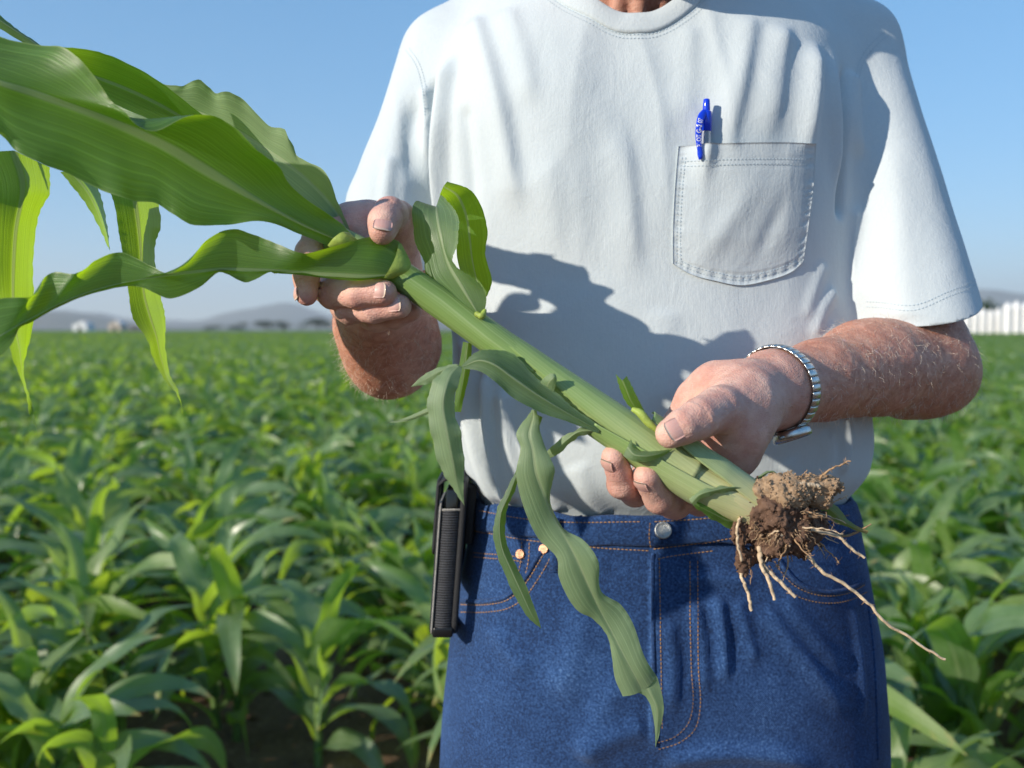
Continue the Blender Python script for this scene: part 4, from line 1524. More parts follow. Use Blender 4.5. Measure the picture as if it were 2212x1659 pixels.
# belt loop, half hidden by the hanging leaf
c, nn = on_cloth(JALL_BVH, [(1200, 1120), (1200, 1160), (1200, 1200), (1199, 1234)], 16, .0022)
t_ = np.gradient(c, axis=0)
sd = np.cross(t_, nn)
sd /= np.linalg.norm(sd, axis=1)[:, None]
bl = np.stack([c - sd * .0045, c - sd * .0045 + nn * .002, c + sd * .0045 + nn * .002, c + sd * .0045], 1).reshape(-1, 3)
obj('belt_loop', mesh_np('belt_loop', bl, grid_faces(16, 4, True)), MAT_DENIM, jeans)
# boots, far below the frame
for s, fx in ((-1, .01), (1, .30)):
    F = Field((fx - .09, .70, -.02), (fx + .09, 1.18, .2), .008)
    F.chain([(fx, 1.07, .055), (fx, .93, .05), (fx, .80, .04)], [.05, .048, .042], .03, .02, flat=(0, 0, 1), s=1.0)
    F.cone((fx, 1.04, .05), (fx, 1.03, .15), .05, .055, .03)
    under(obj('boot', mesh_np('boot', *F.mesh()), mat_plain('brown leather', (.12, .065, .035), .5)), person)
# ---- the body: arms, hands, neck and head
def arm_right_of_picture():
    F = Field((.045, .615, 1.05), (.46, 1.03, 1.31), .0015)
    sh, el, wr = P(1842, 110, 1.02), P(2003, 792, .918), P(1668, 842, .754)
    F.cone(sh + (el - sh) * .5, el + (.0, .004, .006), .037, .0385, .02)
    mid = P(1890, 800, .862)
    F.chain([el, mid, P(1770, 822, .803), wr], [.0395, .0385, .0325, .0262], .006, .022)
    F.cone(P(2030, 822, .935), P(1950, 826, .912), .026, .026, .03)          # point of the elbow
    F.cone(P(1960, 765, .905), P(1850, 772, .855), .024, .023, .03)          # muscle on top
    # wrist into the hand
    F.cone(wr, P(1612, 868, .722), .0258, .0235, .02, flat=(.55, -.6, .5), s=.92)
    F.chain([P(1612, 868, .722), P(1585, 925, .708), P(1586, 985, .712)], [.0225, .021, .0165], .02, .016)   # ball of thumb, heel of hand
    F.chain([P(1605, 850, .728), P(1545, 838, .738), P(1503, 862, .742)], [.0200, .0160, .0135], .015, .016)  # back of the hand to the first knuckle
    F.chain([P(1580, 900, .735), P(1530, 920, .745)], [.020, .0150], .015, .016)
    F.cone(P(1560, 925, .728), P(1540, 975, .725), .015, .013, .014)
    # fingers, each its own chain
    fingers = {
        'index': ([P(1500, 868, .742), P(1405, 1006, .738), P(1372, 1062, .706), P(1343, 1046, .684), P(1327, 990, .672)], [.0130, .0112, .0104, .0098, .0088]),
        'middle': ([P(1535, 905, .747), P(1478, 1050, .738), P(1458, 1088, .702), P(1424, 1076, .682), P(1397, 1030, .668)], [.0134, .0118, .0110, .0104, .0090]),
        'ring': ([P(1560, 945, .742), P(1536, 1060, .735), P(1512, 1085, .712), P(1482, 1078, .698)], [.0128, .0106, .0098, .0086]),
    }
    th = [P(1600, 868, .710), P(1553, 884, .682), P(1508, 906, .661), P(1476, 922, .6535), P(1449, 936, .651)]
    F.chain(th[:2] + [th[2]], [.0205, .0140, .0116], .006, .012)
    # fingers and the thumb that lies on the stalk
    F.fingers([fingers['index'], fingers['middle'], fingers['ring'], (th[1:], [.0140, .0114, .0112, .0096])], .0035, .007)
    # creases at the joints
    for c_, a_, r_ in ((P(1517, 880, .648), P(1535, 925, .648), .0012), (P(1512, 884, .646), P(1528, 926, .646), .0008)):
        F.cone(c_, a_, r_, r_, .0015, cut=True)
    return F, th, fingers

def arm_left_of_picture():
    F = Field((-.225, .62, 1.10), (-.055, 1.05, 1.42), .0015)
    sh, el, wr = P(928, 118, 1.02), P(840, 742, .905), P(824, 598, .782)
    F.chain([P(884, 330, .99), P(852, 440, .975), P(846, 600, .945), el + (.003, .012, 0)], [.029, .032, .037, .0405], .006, .02)
    F.chain([el, P(826, 700, .868), P(816, 645, .818), wr], [.0410, .0405, .0345, .0275], .008, .02)
    F.cone(P(836, 790, .905), P(830, 772, .885), .024, .026, .025)
    # palm behind the stalk
    F.chain([wr, P(815, 572, .755), P(790, 548, .742)], [.0265, .0240, .0205], .02, .02)
    F.chain([P(800, 560, .752), P(745, 590, .748)], [.0225, .0170], .02, .016)
    F.chain([P(815, 590, .752), P(770, 640, .748)], [.0215, .0160], .02, .014)
    F.chain([P(845, 520, .745), P(800, 480, .742), P(757, 478, .738)], [.0160, .0135, .0128], .012, .012)     # web between thumb and first finger
    F.cone(P(800, 540, .742), P(752, 500, .740), .018, .0145, .012)
    fingers = {
        'index': ([P(757, 484, .738), P(690, 512, .716), P(668, 545, .701), P(662, 598, .696), P(662, 636, .694)], [.0128, .0112, .0096, .0090, .0080]),
        'middle': ([P(735, 590, .748), P(706, 622, .728), P(716, 634, .708), P(772, 634, .690), P(830, 632, .684)], [.0145, .0110, .0102, .0096, .0086]),
        'ring': ([P(760, 630, .750), P(746, 660, .730), P(756, 668, .712), P(806, 669, .697), P(864, 661, .690)], [.0140, .0106, .0098, .0092, .0083]),
        'small': ([P(800, 650, .752), P(800, 682, .735), P(815, 690, .724), P(855, 684, .712), P(890, 672, .707)], [.0125, .0092, .0085, .0080, .0072]),
    }
    th = [P(856, 575, .765), P(862, 515, .738), P(860, 474, .718), P(842, 458, .701), P(830, 478, .690), P(826, 499, .685)]
    F.chain(th[:3], [.0180, .0135, .0118], .007, .008)
    F.fingers([fingers[q] for q in fingers] + [(th[2:], [.0118, .0106, .0106, .0092])], .0035, .006)
    return F, th, fingers

def head_neck():
    F = Field((-.08, .75, 1.38), (.32, 1.19, 1.9), .0040)
    cx = .118
    F.chain([(cx, 1.03, 1.44), (cx, 1.005, 1.53), (cx, .935, 1.58)], [.085, .060, .058], .01, .03)
    F.cone((cx - .09, 1.03, 1.46), (cx + .09, 1.03, 1.46), .06, .06, .03)
    # skull and face
    F.cone((cx, 0.930, 1.692), (cx, 0.895, 1.692), .078, .076, .03, flat=(1, 0, 0), s=.93)
    F.cone((cx, 0.895, 1.652), (cx, 0.872, 1.577), .064, .046, .03)
    F.cone((cx, 0.855, 1.557), (cx, 0.852, 1.552), .026, .026, .03)              # chin
    F.cone((cx, 0.826, 1.657), (cx, 0.806, 1.618), .009, .0145, .012)            # nose
    for s in (-1, 1):
        F.cone((cx + s * .016, 0.818, 1.614), (cx + s * .016, 0.820, 1.614), .009, .009, .008)
        F.cone((cx + s * .012, 0.828, 1.680), (cx + s * .048, 0.845, 1.680), .010, .009, .012)   # brow
        F.cone((cx + s * .040, 0.840, 1.627), (cx + s * .050, 0.860, 1.617), .016, .016, .02)     # cheek
        F.cone((cx + s * .076, 0.905, 1.662), (cx + s * .078, 0.910, 1.617), .013, .010, .008, flat=(1, 0, 0), s=.5)  # ear
        F.cone((cx + s * .031, 0.822, 1.662), (cx + s * .032, 0.821, 1.662), .010, .010, .006, cut=True)  # eye socket
    F.cone((cx - .022, 0.824, 1.585), (cx + .022, 0.824, 1.585), .006, .006, .006)
    F.cone((cx - .020, 0.826, 1.574), (cx + .020, 0.826, 1.574), .0065, .0065, .005)
    # cords of the throat
    for a, b in (((cx - .024, .944, 1.48), (cx - .016, .905, 1.57)), ((cx + .022, .944, 1.48), (cx + .013, .905, 1.57)), ((cx - .05, .962, 1.48), (cx - .055, .955, 1.59)), ((cx + .05, .962, 1.48), (cx + .055, .955, 1.59)), ((cx - .004, .942, 1.48), (cx, .90, 1.56))):
        F.cone(a, b, .0085, .0085, .006)
    return F

FR, thR, fiR = arm_right_of_picture()
FL, thL, fiL = arm_left_of_picture()
FH = head_neck()
C0 = np.array((0, 0, CAM_Z))
def _cr(a, b, t, r, dep=.0006):
    a, b = np.asarray(a), np.asarray(b)
    d_ = (b - a) / np.linalg.norm(b - a)
    return (a + (b - a) * t, d_, r, dep)
CREASES = [_cr(thR[2], thR[3], .05, .0125, .0008), _cr(thR[1], thR[2], .25, .015, .0005)]
for fi_ in ('middle', 'ring'):
    q_ = fiL[fi_][0]
    CREASES += [_cr(q_[2], q_[3], .95, .0105, .0007), _cr(q_[2], q_[3], .12, .011, .0006)]
CREASES += [_cr(fiR['index'][0][2], fiR['index'][0][3], .9, .011), _cr(fiR['middle'][0][2], fiR['middle'][0][3], .9, .0115), _cr(thL[2], thL[3], .5, .0125, .0008), _cr(thL[3], thL[4], .3, .0115, .0006)]
blocks = []
palm_c = [P(1565, 985, .70), P(1340, 1010, .67), P(745, 485, .73), P(660, 640, .69), P(780, 632, .68), P(815, 665, .69)]
for F in (FR, FL, FH):
    v, f = F.mesh()
    v = smooth_mesh(v, f, 1, .4)
    n = vnormals(v, f)
    fine = F is not FH
    if fine:
        v = v + n * (.00022 * fbm(v * 150, 3, 2) + .0006 * fbm(v * 40, 2, 6))[:, None]
    if fine:
        n = vnormals(v, f)
        for c_, ax_, r_, dep in CREASES:
            q = v - c_
            u = q @ ax_
            rad = np.linalg.norm(q - np.outer(u, ax_), axis=1)
            facing = (n @ ((C0 - c_) / np.linalg.norm(C0 - c_))) > -.1
            for off_, k_ in ((-.0021, .6), (0, 1.0), (.0019, .7)):
                wv = .0004 * np.sin(rad * 900 + u * 300 + off_ * 4000)
                v = v - n * (dep * k_ * np.exp(-((u - off_ + wv) / .00085) ** 2) * (rad < r_ * 1.5) * facing)[:, None]
            v = v + n * (dep * .5 * np.exp(-(u / .006) ** 2) * (rad < r_ * 1.5))[:, None]
    blocks.append((v, f))
bv, bf = merge(blocks)
bme = mesh_np('body', bv, bf)
d = np.min([np.linalg.norm(bv - c_, axis=1) / r_ for c_, r_ in zip(palm_c, (.026, .022, .02, .016, .03, .03))], 0)
attr(bme, 'palm', np.clip(1.25 - d, 0, 1))
# tanned forearms shade into the hands
el1, wr1, el2, wr2 = P(2003, 792, .918), P(1660, 842, .754), P(840, 742, .905), P(822, 600, .79)
def along(p, a, b):
    return ((p - a) @ (b - a)) / ((b - a) @ (b - a))
isr = bv[:, 0] > .05
arm_f = np.where(isr, np.clip(1.15 - along(bv, el1, wr1), 0, .35) / .35, np.clip(.95 - along(bv, el2, wr2), 0, .3) / .3)
attr(bme, 'arm', np.where(bv[:, 2] > 1.4, .6, np.clip(arm_f, 0, 1)))
body = under(obj('body', bme, MAT_SKIN), person)
BODY_BVH = BVHTree.FromPolygons([Vector(q) for q in bv], [tuple(int(i) for i in q) for q in bf])

def mat_nail():
    m = M('fingernail')
    uv = m.uv
    v_ = m.n('SeparateXYZ', i={'Vector': uv}).outputs[1]
    n1 = m.noise(m.scale(uv, (30, 1.2, 1)), 1, 2)
    col = m.mix(m.mapr(n1, .3, .7), (.56, .31, .265), (.64, .39, .335))
    col = m.mix(m.mapr(v_, .86, .95), col, (.60, .45, .36))
    col = m.mix(m.mapr(v_, .2, .05), col, (.58, .37, .32))
    p = m.principled(Base_Color=col, Roughness=.4, Specular_IOR_Level=.4, Normal=m.bump(n1, .3, .0004), Subsurface_Weight=.1, Subsurface_Radius=(.003, .001, .001), Coat_Weight=.2)
    return m.finish(p.outputs[0])
MAT_NAIL = mat_nail()
def nail(base, tip, r, face, w, L, off=.0, lift=.0005):
    """nail plate on the end of a finger: base -> tip axis, facing the direction face"""
    base, tip, face = (np.asarray(q, float) for q in (base, tip, face))
    t = tip - base
    t /= np.linalg.norm(t)
    n = face - t * (face @ t)
    n /= np.linalg.norm(n)
    s = np.cross(t, n)
    nu, nv = 12, 11
    # the plate follows a slightly flatter arc than the finger below it and dips at its root
    end = tip + t * (r * .70 + off)
    R = r * 1.22
    A = np.zeros((nu, nv, 3))
    for i in range(nu):
        k = i / (nu - 1)
        for j in range(nv):
            a = (j / (nv - 1) - .5) * 2
            wide = w * (.86 + .14 * math.sin(k * 2.4))
            th = a * wide * .5 / R
            corner = .16 * L * abs(a) ** 3 * max(0, (k - .5) * 2) - .10 * L * abs(a) ** 3 * max(0, 1 - k * 3)
            pos = end - t * (L * (1 - k) + corner)
            top = r + lift + .0004 * math.sin(k * math.pi) - .0014 * (1 - k) ** 5 - .0006 * max(0, k - .75) * 4
            A[i, j] = pos + s * math.sin(th) * R + n * (top - R + R * math.cos(th))
    uv = np.stack(np.meshgrid(np.linspace(0, 1, nu), np.linspace(0, 1, nv), indexing='ij')[::-1], -1).reshape(-1, 2)
    low = A.reshape(-1, 3) - n * .0005
    f = grid_faces(nu, nv)
    idx = np.arange(nu * nv).reshape(nu, nv)
    rim = np.concatenate([idx[:, 0], idx[-1, 1:], idx[-2::-1, -1], idx[0, -2:0:-1]])
    r2 = np.roll(rim, -1)
    F = np.vstack([f, f[:, ::-1] + nu * nv, np.stack([r2, rim, rim + nu * nv, r2 + nu * nv], -1)])
    return obj('fingernail', mesh_np('fingernail', np.vstack([A.reshape(-1, 3), low]), F, uv=np.vstack([uv, uv])), MAT_NAIL, body)

C0 = np.array((0, 0, CAM_Z))
def toward(p, extra=(0, 0, 0)):
    d_ = C0 - np.asarray(p)
    return d_ / np.linalg.norm(d_) + np.asarray(extra, float)
nail(thR[3], thR[4], .0103, toward(thR[4], (-.15, 0, .05)), .0150, .0150, -.0015)
nail(fiR['index'][0][3], fiR['index'][0][4], .0088, toward(fiR['index'][0][4], (-.9, 0, 0)), .0105, .0115, -.001)
nail(fiR['middle'][0][3], fiR['middle'][0][4], .0090, toward(fiR['middle'][0][4], (-.8, 0, -.2)), .0110, .0120, -.001)
nail(thL[4], thL[5], .0098, toward(thL[5], (0, 0, .25)), .0135, .0110, 0)
nail(fiL['middle'][0][3], fiL['middle'][0][4], .0086, toward(fiL['middle'][0][4], (0, 0, .2)), .0110, .0120, -.0012)
nail(fiL['ring'][0][3], fiL['ring'][0][4], .0083, toward(fiL['ring'][0][4], (0, 0, .2)), .0105, .0118, -.0012)
nail(fiL['index'][0][3], fiL['index'][0][4], .0080, toward(fiL['index'][0][4], (-2.6, 0, 0)), .0095, .0105, -.001)

# hair on the head, eyes and brows, above the frame
cx = .118
rng = np.random.default_rng(4)
F = Field((-.02, .80, 1.57), (.26, 1.06, 1.87), .005)
F.cone((cx, 0.940, 1.697), (cx, 0.915, 1.707), .082, .079, .02, flat=(1, 0, 0), s=.93)
F.cone((cx, 0.960, 1.662), (cx, 0.970, 1.622), .066, .058, .02)
hv, hf = F.mesh()
hv = hv + vnormals(hv, hf) * (.003 * fbm(hv * 60, 3, 2))[:, None]
obj('hair', mesh_np('hair', hv, hf), mat_plain('grey hair', (.42, .40, .37), .7, .3, .3, 150, 0, .8, 500), body)
for s in (-1, 1):
    c_ = np.array((cx + s * .031, .832, 1.662))
    a, b = np.meshgrid(np.linspace(0, np.pi, 12), np.linspace(0, 2 * np.pi, 18, endpoint=False), indexing='ij')
    v = np.stack([np.sin(a) * np.cos(b), -np.cos(a), np.sin(a) * np.sin(b)], -1).reshape(-1, 3) * .0115 + c_
    m = M('eye')
    r_ = m.n('SeparateXYZ', i={'Vector': m.oc}).outputs[1]
    e_ = obj('eye', mesh_np('eye', v, grid_faces(12, 18, True)), m.finish(m.principled(Base_Color=m.ramp(m.mapr(r_, c_[1] - .0115, c_[1] - .008), (.0, (.01, .01, .01)), (.25, (.08, .16, .25)), (.75, (.7, .68, .64))), Roughness=.1).outputs[0]), body)
# ------------------------------------------------------------------ the corn plant held in both hands
MAT_BLADE = mat_leaf('corn blade', (.055, .125, .030), (.082, .165, .045), (.42, .66, .015), rough=.36, tw=.46, veins=40, mid=(.30, .40, .17), pale=.75)
MAT_BLADE_PALE = mat_leaf('corn blade underside', (.19, .275, .155), (.235, .32, .185), (.40, .56, .08), rough=.46, tw=.34, veins=40, mid=(.40, .48, .27), pale=.6)
MAT_BLADE_GREY = mat_leaf('corn blade grey-green', (.090, .150, .085), (.12, .185, .105), (.36, .56, .02), rough=.38, tw=.40, veins=38, mid=(.36, .44, .26), pale=.7)

def mat_stalk():
    m = M('corn stalk')
    uv = m.uv
    s_ = m.n('SeparateXYZ', i={'Vector': uv})
    st = m.noise(m.scale(uv, (60, 1.0, 1)), 1, 2, .5)
    bl = m.noise(m.oc, 30, 3)
    v_ = s_.outputs[1]
    c = m.ramp(m.math('ADD', v_, m.mapr(bl, .3, .7, -.04, .04)), (0, (.15, .25, .06)), (.5, (.24, .35, .12)), (.72, (.36, .43, .20)), (.88, (.54, .54, .27)), (1.0, (.56, .50, .29)))
    c = m.mix(m.math('MULTIPLY', m.mapr(st, .5, .7), .45), c, m.mix(.5, c, (.5, .58, .32)))
    c = m.mix(m.math('MULTIPLY', m.mapr(st, .48, .3), .35), c, m.mix(.6, c, (.05, .10, .02)))
    p = m.principled(Base_Color=c, Roughness=.42, Specular_IOR_Level=.45, Normal=m.bump(st, .5, .0008), Subsurface_Weight=.08, Subsurface_Radius=(.003, .005, .001))
    return m.finish(p.outputs[0])
MAT_STALK = mat_stalk()
MAT_COLLAR = mat_plain('leaf collar', (.30, .39, .075), .5, .3, .25, 90, 0, .5, 400)
MAT_ROOT = mat_plain('root skin', (.56, .43, .29), .65, .25, .38, 160, 0, .7, 700)
MAT_ROOT_BROWN = mat_plain('thin root', (.36, .23, .13), .8, .2, .3, 150)

corn = thing('corn_plant', 'uprooted corn plant with soil on its roots, held slantwise in both hands', 'corn plant', tuple(P(1480, 1000, .672)))

def blade(name, guides, nu=70, nv=17, mat=None, ruf=0.0, fr=5.0, seed=0, vein_rev=False, curl=0.0, parent=None):
    """leaf lofted across guide lines of (px, py, depth), from one edge through the midrib to the other edge"""
    G = np.stack([catmull(PL(g), nu) for g in guides], 1)
    k = G.shape[1]
    tk = np.linspace(0, 1, k)
    tt = np.linspace(0, 1, nv)
    V = np.zeros((nu, nv, 3))
    for i in range(nu):
        # smooth across the guides
        if k == 3:
            a, b, c = G[i]
            for j, t in enumerate(tt):
                # two gentle arcs meeting at the rib
                if t <= .5:
                    q = t * 2
                    V[i, j] = a * (1 - q) + b * q
                else:
                    q = t * 2 - 1
                    V[i, j] = b * (1 - q) + c * q
        else:
            V[i] = catmull(G[i], nv) if k > 2 else G[i][0] * (1 - tt)[:, None] + G[i][1] * tt[:, None]
    du = np.gradient(V, axis=0)
    dv = np.gradient(V, axis=1)
    n = np.cross(du, dv)
    n /= np.linalg.norm(n, axis=2)[..., None] + 1e-12
    s = np.linspace(0, 1, nu)[:, None]
    a = (tt[None, :] - .5) * 2
    rng = np.random.default_rng(seed)
    ph = rng.random(4) * 6.28
    wid = np.linalg.norm(V[:, -1] - V[:, 0], axis=1)[:, None]
    bow = curl * wid * (1 - np.abs(a)) * np.abs(a) * 4 * .25
    rr = 0
    if ruf:
        w1 = np.sin(fr * 6.283 * s + ph[0]) * (a < 0) + np.sin(fr * 6.283 * .87 * s + ph[1]) * (a > 0)
        rr = ruf * .001 * w1 * np.abs(a) ** 2.2 * np.minimum(1, s * 5) * np.minimum(1, (1 - s) * 3)
    fine = .00035 * np.sin(s * 160 + 3 * np.sin(s * 23)) * np.clip(np.abs(a) - .75, 0, 1) * 4
    V = V + n * (rr + bow + fine)[..., None]
    uv = np.stack(np.broadcast_arrays(tt[None, :], 1 - s if vein_rev else s), -1).reshape(-1, 2)
    o = obj(name, mesh_np(name, V.reshape(-1, 3), grid_faces(nu, nv), uv=uv), mat or MAT_BLADE)
    under(o, corn)
    return o

def ptube(name, pts, rad, mat, nv=20, n=40, uv01=(0, 1), flat=None, wob=0.0, seed=0):
    c = catmull(PL(pts), n)
    r = np.interp(np.linspace(0, 1, n), np.linspace(0, 1, len(rad)), rad)
    if wob:
        r = r * (1 + wob * vnoise(np.stack([np.arange(n) * .7, np.zeros(n), np.zeros(n)], -1), seed))
    v, f = tube(c, r, nv)
    u = np.tile(np.arange(nv) / nv, n)
    w = np.repeat(np.linspace(uv01[0], uv01[1], n), nv)
    uv = np.vstack([np.column_stack([u, w]), (0, uv01[0]), (0, uv01[1])])
    o = obj(name, mesh_np(name, v, f, uv=uv), mat)
    return under(o, corn)

# stalk, with the sheaths that wrap it
ptube('stalk', [(610, 452, .715), (700, 502, .708), (780, 545, .702), (861, 592, .696), (1060, 728, .686), (1250, 862, .679), (1400, 962, .674), (1520, 1038, .672), (1600, 1082, .672), (1655, 1110, .674)],
      [.0085, .0092, .0094, .0096, .0100, .0105, .0112, .0118, .0125, .0105], MAT_STALK, 28, 90)
def sheath(name, c, rad, a0, a1, uv01, mat=None, n=50, nv=18, lip=0.0):
    """a leaf sheath: part of a tube wrapped round the stalk; angles 0 = towards the camera, 90 = up"""
    cc = catmull(PL(c), n)
    r = np.interp(np.linspace(0, 1, n), np.linspace(0, 1, len(rad)), rad)
    t = np.gradient(cc, axis=0)
    t /= np.linalg.norm(t, axis=1)[:, None]
    fw = np.array((0, -1.0, 0))
    e1 = fw - t * (t @ fw)[:, None]
    e1 /= np.linalg.norm(e1, axis=1)[:, None]
    e2 = np.cross(e1, t)
    e2 = np.where((e2[:, 2] < 0)[:, None], -e2, e2)
    s = np.linspace(0, 1, n)
    A0 = np.radians(np.interp(s, np.linspace(0, 1, len(a0)), a0))
    A1 = np.radians(np.interp(s, np.linspace(0, 1, len(a1)), a1))
    V = np.zeros((n, nv, 3))
    for j in range(nv):
        q = j / (nv - 1)
        an = A0 * (1 - q) + A1 * q
        ex = lip * (np.exp(-(q / .05) ** 2) + np.exp(-((1 - q) / .05) ** 2))
        V[:, j] = cc + (e1 * np.cos(an)[:, None] + e2 * np.sin(an)[:, None]) * (r + ex)[:, None]
    uv = np.stack(np.broadcast_arrays(np.linspace(0, .6, nv)[None, :], np.linspace(uv01[0], uv01[1], n)[:, None]), -1).reshape(-1, 2)
    o = obj(name, mesh_np(name, V.reshape(-1, 3), grid_faces(n, nv), uv=uv), mat or MAT_STALK)
    md = o.modifiers.new('thickness', 'SOLIDIFY')
    md.thickness = .0007
    return under(o, corn)
sheath('sheath', [(852, 586, .696), (960, 660, .691), (1060, 730, .686), (1160, 800, .6825)], [.0098, .0102, .0105, .0103], [-150, -150, -140, -125], [165, 160, 120, 100], (.0, .35), lip=.0004)
sheath('sheath', [(1036, 708, .687), (1120, 770, .684), (1250, 860, .679), (1400, 960, .674), (1500, 1022, .672)], [.0085, .0108, .0118, .0125, .0130], [25, 0, -20, -40, -60], [150, 155, 160, 170, 170], (.25, .78), lip=.0005)
sheath('sheath', [(1290, 905, .677), (1380, 962, .674), (1500, 1036, .672), (1640, 1112, .674)], [.0118, .0132, .0146, .0105], [-110, -100, -95, -95], [-12, 0, 8, 30], (.3, .96), lip=.0006)
sheath('sheath', [(1388, 925, .672), (1440, 962, .672), (1520, 1018, .672), (1660, 1096, .674)], [.0130, .0142, .0146, .0100], [35, 20, 10, -20], [120, 130, 130, 140], (.35, .92), lip=.0006)

# ---- upper blades
blade('leaf', [  # broad front blade running out of the frame
    [(722, 538, 0.6920), (640, 503, 0.6788), (560, 478, 0.6676), (485, 484, 0.6587), (411, 487, 0.6517), (373, 461, 0.6475), (336, 437, 0.6446), (291, 436, 0.6432), (239, 419, 0.6372), (149, 374, 0.6284), (93, 358, 0.6241), (37, 326, 0.6178), (0, 288, 0.6150), (-120, 240, 0.6069), (-330, 190, 0.5929), (-560, 170, 0.5780), (-700, 230, 0.5670)],
    [(742, 524, 0.6885), (662, 490, 0.6815), (590, 452, 0.6730), (523, 414, 0.6649), (450, 371, 0.6574), (373, 325, 0.6495), (317, 296, 0.6452), (261, 269, 0.6409), (195, 242, 0.6349), (131, 220, 0.6300), (65, 198, 0.6240), (0, 178, 0.6170), (-70, 155, 0.6140), (-180, 130, 0.6073), (-340, 105, 0.5954), (-560, 130, 0.5760), (-702, 232, 0.5549)],
    [(772, 521, 0.6940), (744, 489, 0.6960), (690, 452, 0.6888), (627, 400, 0.6740), (605, 366, 0.6637), (560, 317, 0.6469), (515, 282, 0.6361), (429, 260, 0.6249), (336, 267, 0.6156), (299, 261, 0.6139), (240, 224, 0.6174), (200, 160, 0.6253), (127, 105, 0.6347), (50, 81, 0.6388), (-60, 74, 0.6374), (-330, 50, 0.6109), (-700, 225, 0.5450)],
], 110, 33, MAT_BLADE, ruf=4.5, fr=6.5, seed=3, curl=.25)
blade('leaf', [  # second blade rising behind it, ruffled pale edge
    [(760, 524, .708), (700, 470, .716), (640, 420, .722), (560, 360, .728), (480, 320, .732), (400, 290, .735), (330, 270, .738), (240, 240, .745), (140, 200, .748)],
    [(764, 522, .712), (722, 452, .722), (668, 392, .726), (585, 330, .730), (505, 280, .736), (430, 245, .742), (350, 225, .745), (250, 190, .748), (140, 160, .750)],
    [(766, 520, .714), (728, 432, .716), (708, 380, .708), (640, 332, .722), (614, 282, .712), (584, 272, .720), (534, 224, .714), (490, 198, .710), (466, 200, .722), (428, 174, .714), (402, 182, .726), (376, 186, .728), (300, 168, .740), (220, 138, .745), (132, 120, .748)],
], 100, 21, MAT_BLADE_PALE, ruf=1.2, fr=8, seed=8)
blade('leaf', [  # third blade, lit through from behind
    [(640, 470, 0.7220), (520, 380, 0.7177), (400, 300, 0.7094), (260, 230, 0.6953), (140, 180, 0.6790), (0, 150, 0.6600), (-200, 130, 0.6550), (-420, 200, 0.6450)],
    [(640, 460, 0.7240), (530, 352, 0.7225), (420, 270, 0.7161), (290, 200, 0.7039), (150, 150, 0.6859), (0, 120, 0.6670), (-200, 95, 0.6600), (-425, 198, 0.6450)],
    [(645, 455, 0.7240), (540, 320, 0.7194), (448, 256, 0.7095), (336, 168, 0.6959), (224, 116, 0.6803), (127, 103, 0.6679), (0, 92, 0.6570), (-200, 60, 0.6550), (-430, 196, 0.6450)],
], 70, 17, MAT_BLADE, ruf=1.0, fr=3, seed=5)
blade('leaf', [  # corner of a blade at the frame's edge
    [(150, 150, .720), (70, 105, .715), (0, 62, .71), (-70, 20, .70), (-140, -10, .69), (-215, -30, .68)],
    [(110, 115, .718), (50, 76, .712), (-10, 36, .706), (-80, -35, .70), (-150, -90, .69), (-215, -75, .68)],
    [(80, 92, .720), (30, 58, .714), (-12, 18, .708), (-80, -66, .70), (-150, -135, .69), (-215, -100, .68)],
], 40, 13, MAT_BLADE_GREY)
# ---- lower long blade crossing in front of the first hand
blade('leaf', [
    [(835, 600, 0.6780), (774, 605, 0.6720), (700, 598, 0.6700), (630, 589, 0.6688), (583, 589, 0.6653), (529, 611, 0.6550), (479, 588, 0.6551), (432, 619, 0.6436), (367, 646, 0.6300), (299, 619, 0.6320), (216, 630, 0.6223), (140, 656, 0.6114), (72, 694, 0.5994), (43, 710, 0.5940), (20, 752, 0.5823), (-40, 800, 0.5700), (-150, 850, 0.5650), (-290, 905, 0.5600)],
    [(845, 594, 0.6800), (796, 600, 0.6740), (720, 596, 0.6720), (650, 590, 0.6720), (576, 585, 0.6645), (520, 584, 0.6579), (468, 585, 0.6518), (414, 588, 0.6455), (360, 593, 0.6392), (288, 607, 0.6308), (216, 625, 0.6223), (144, 651, 0.6119), (72, 687, 0.5994), (36, 706, 0.5922), (0, 726, 0.5850), (-60, 762, 0.5800), (-160, 830, 0.5700), (-292, 903, 0.5600)],
    [(878, 577, 0.6900), (865, 525, 0.6940), (804, 512, 0.6860), (730, 530, 0.6740), (660, 547, 0.6640), (600, 528, 0.6713), (560, 511, 0.6746), (504, 493, 0.6741), (450, 516, 0.6577), (392, 575, 0.6329), (366, 590, 0.6319), (320, 570, 0.6385), (261, 545, 0.6416), (200, 565, 0.6264), (164, 590, 0.6122), (112, 588, 0.6181), (68, 640, 0.5970), (0, 646, 0.5930), (-90, 690, 0.5890), (-180, 800, 0.5750), (-294, 901, 0.5600)],
], 120, 27, MAT_BLADE, ruf=.8, fr=6, seed=4, curl=.2)
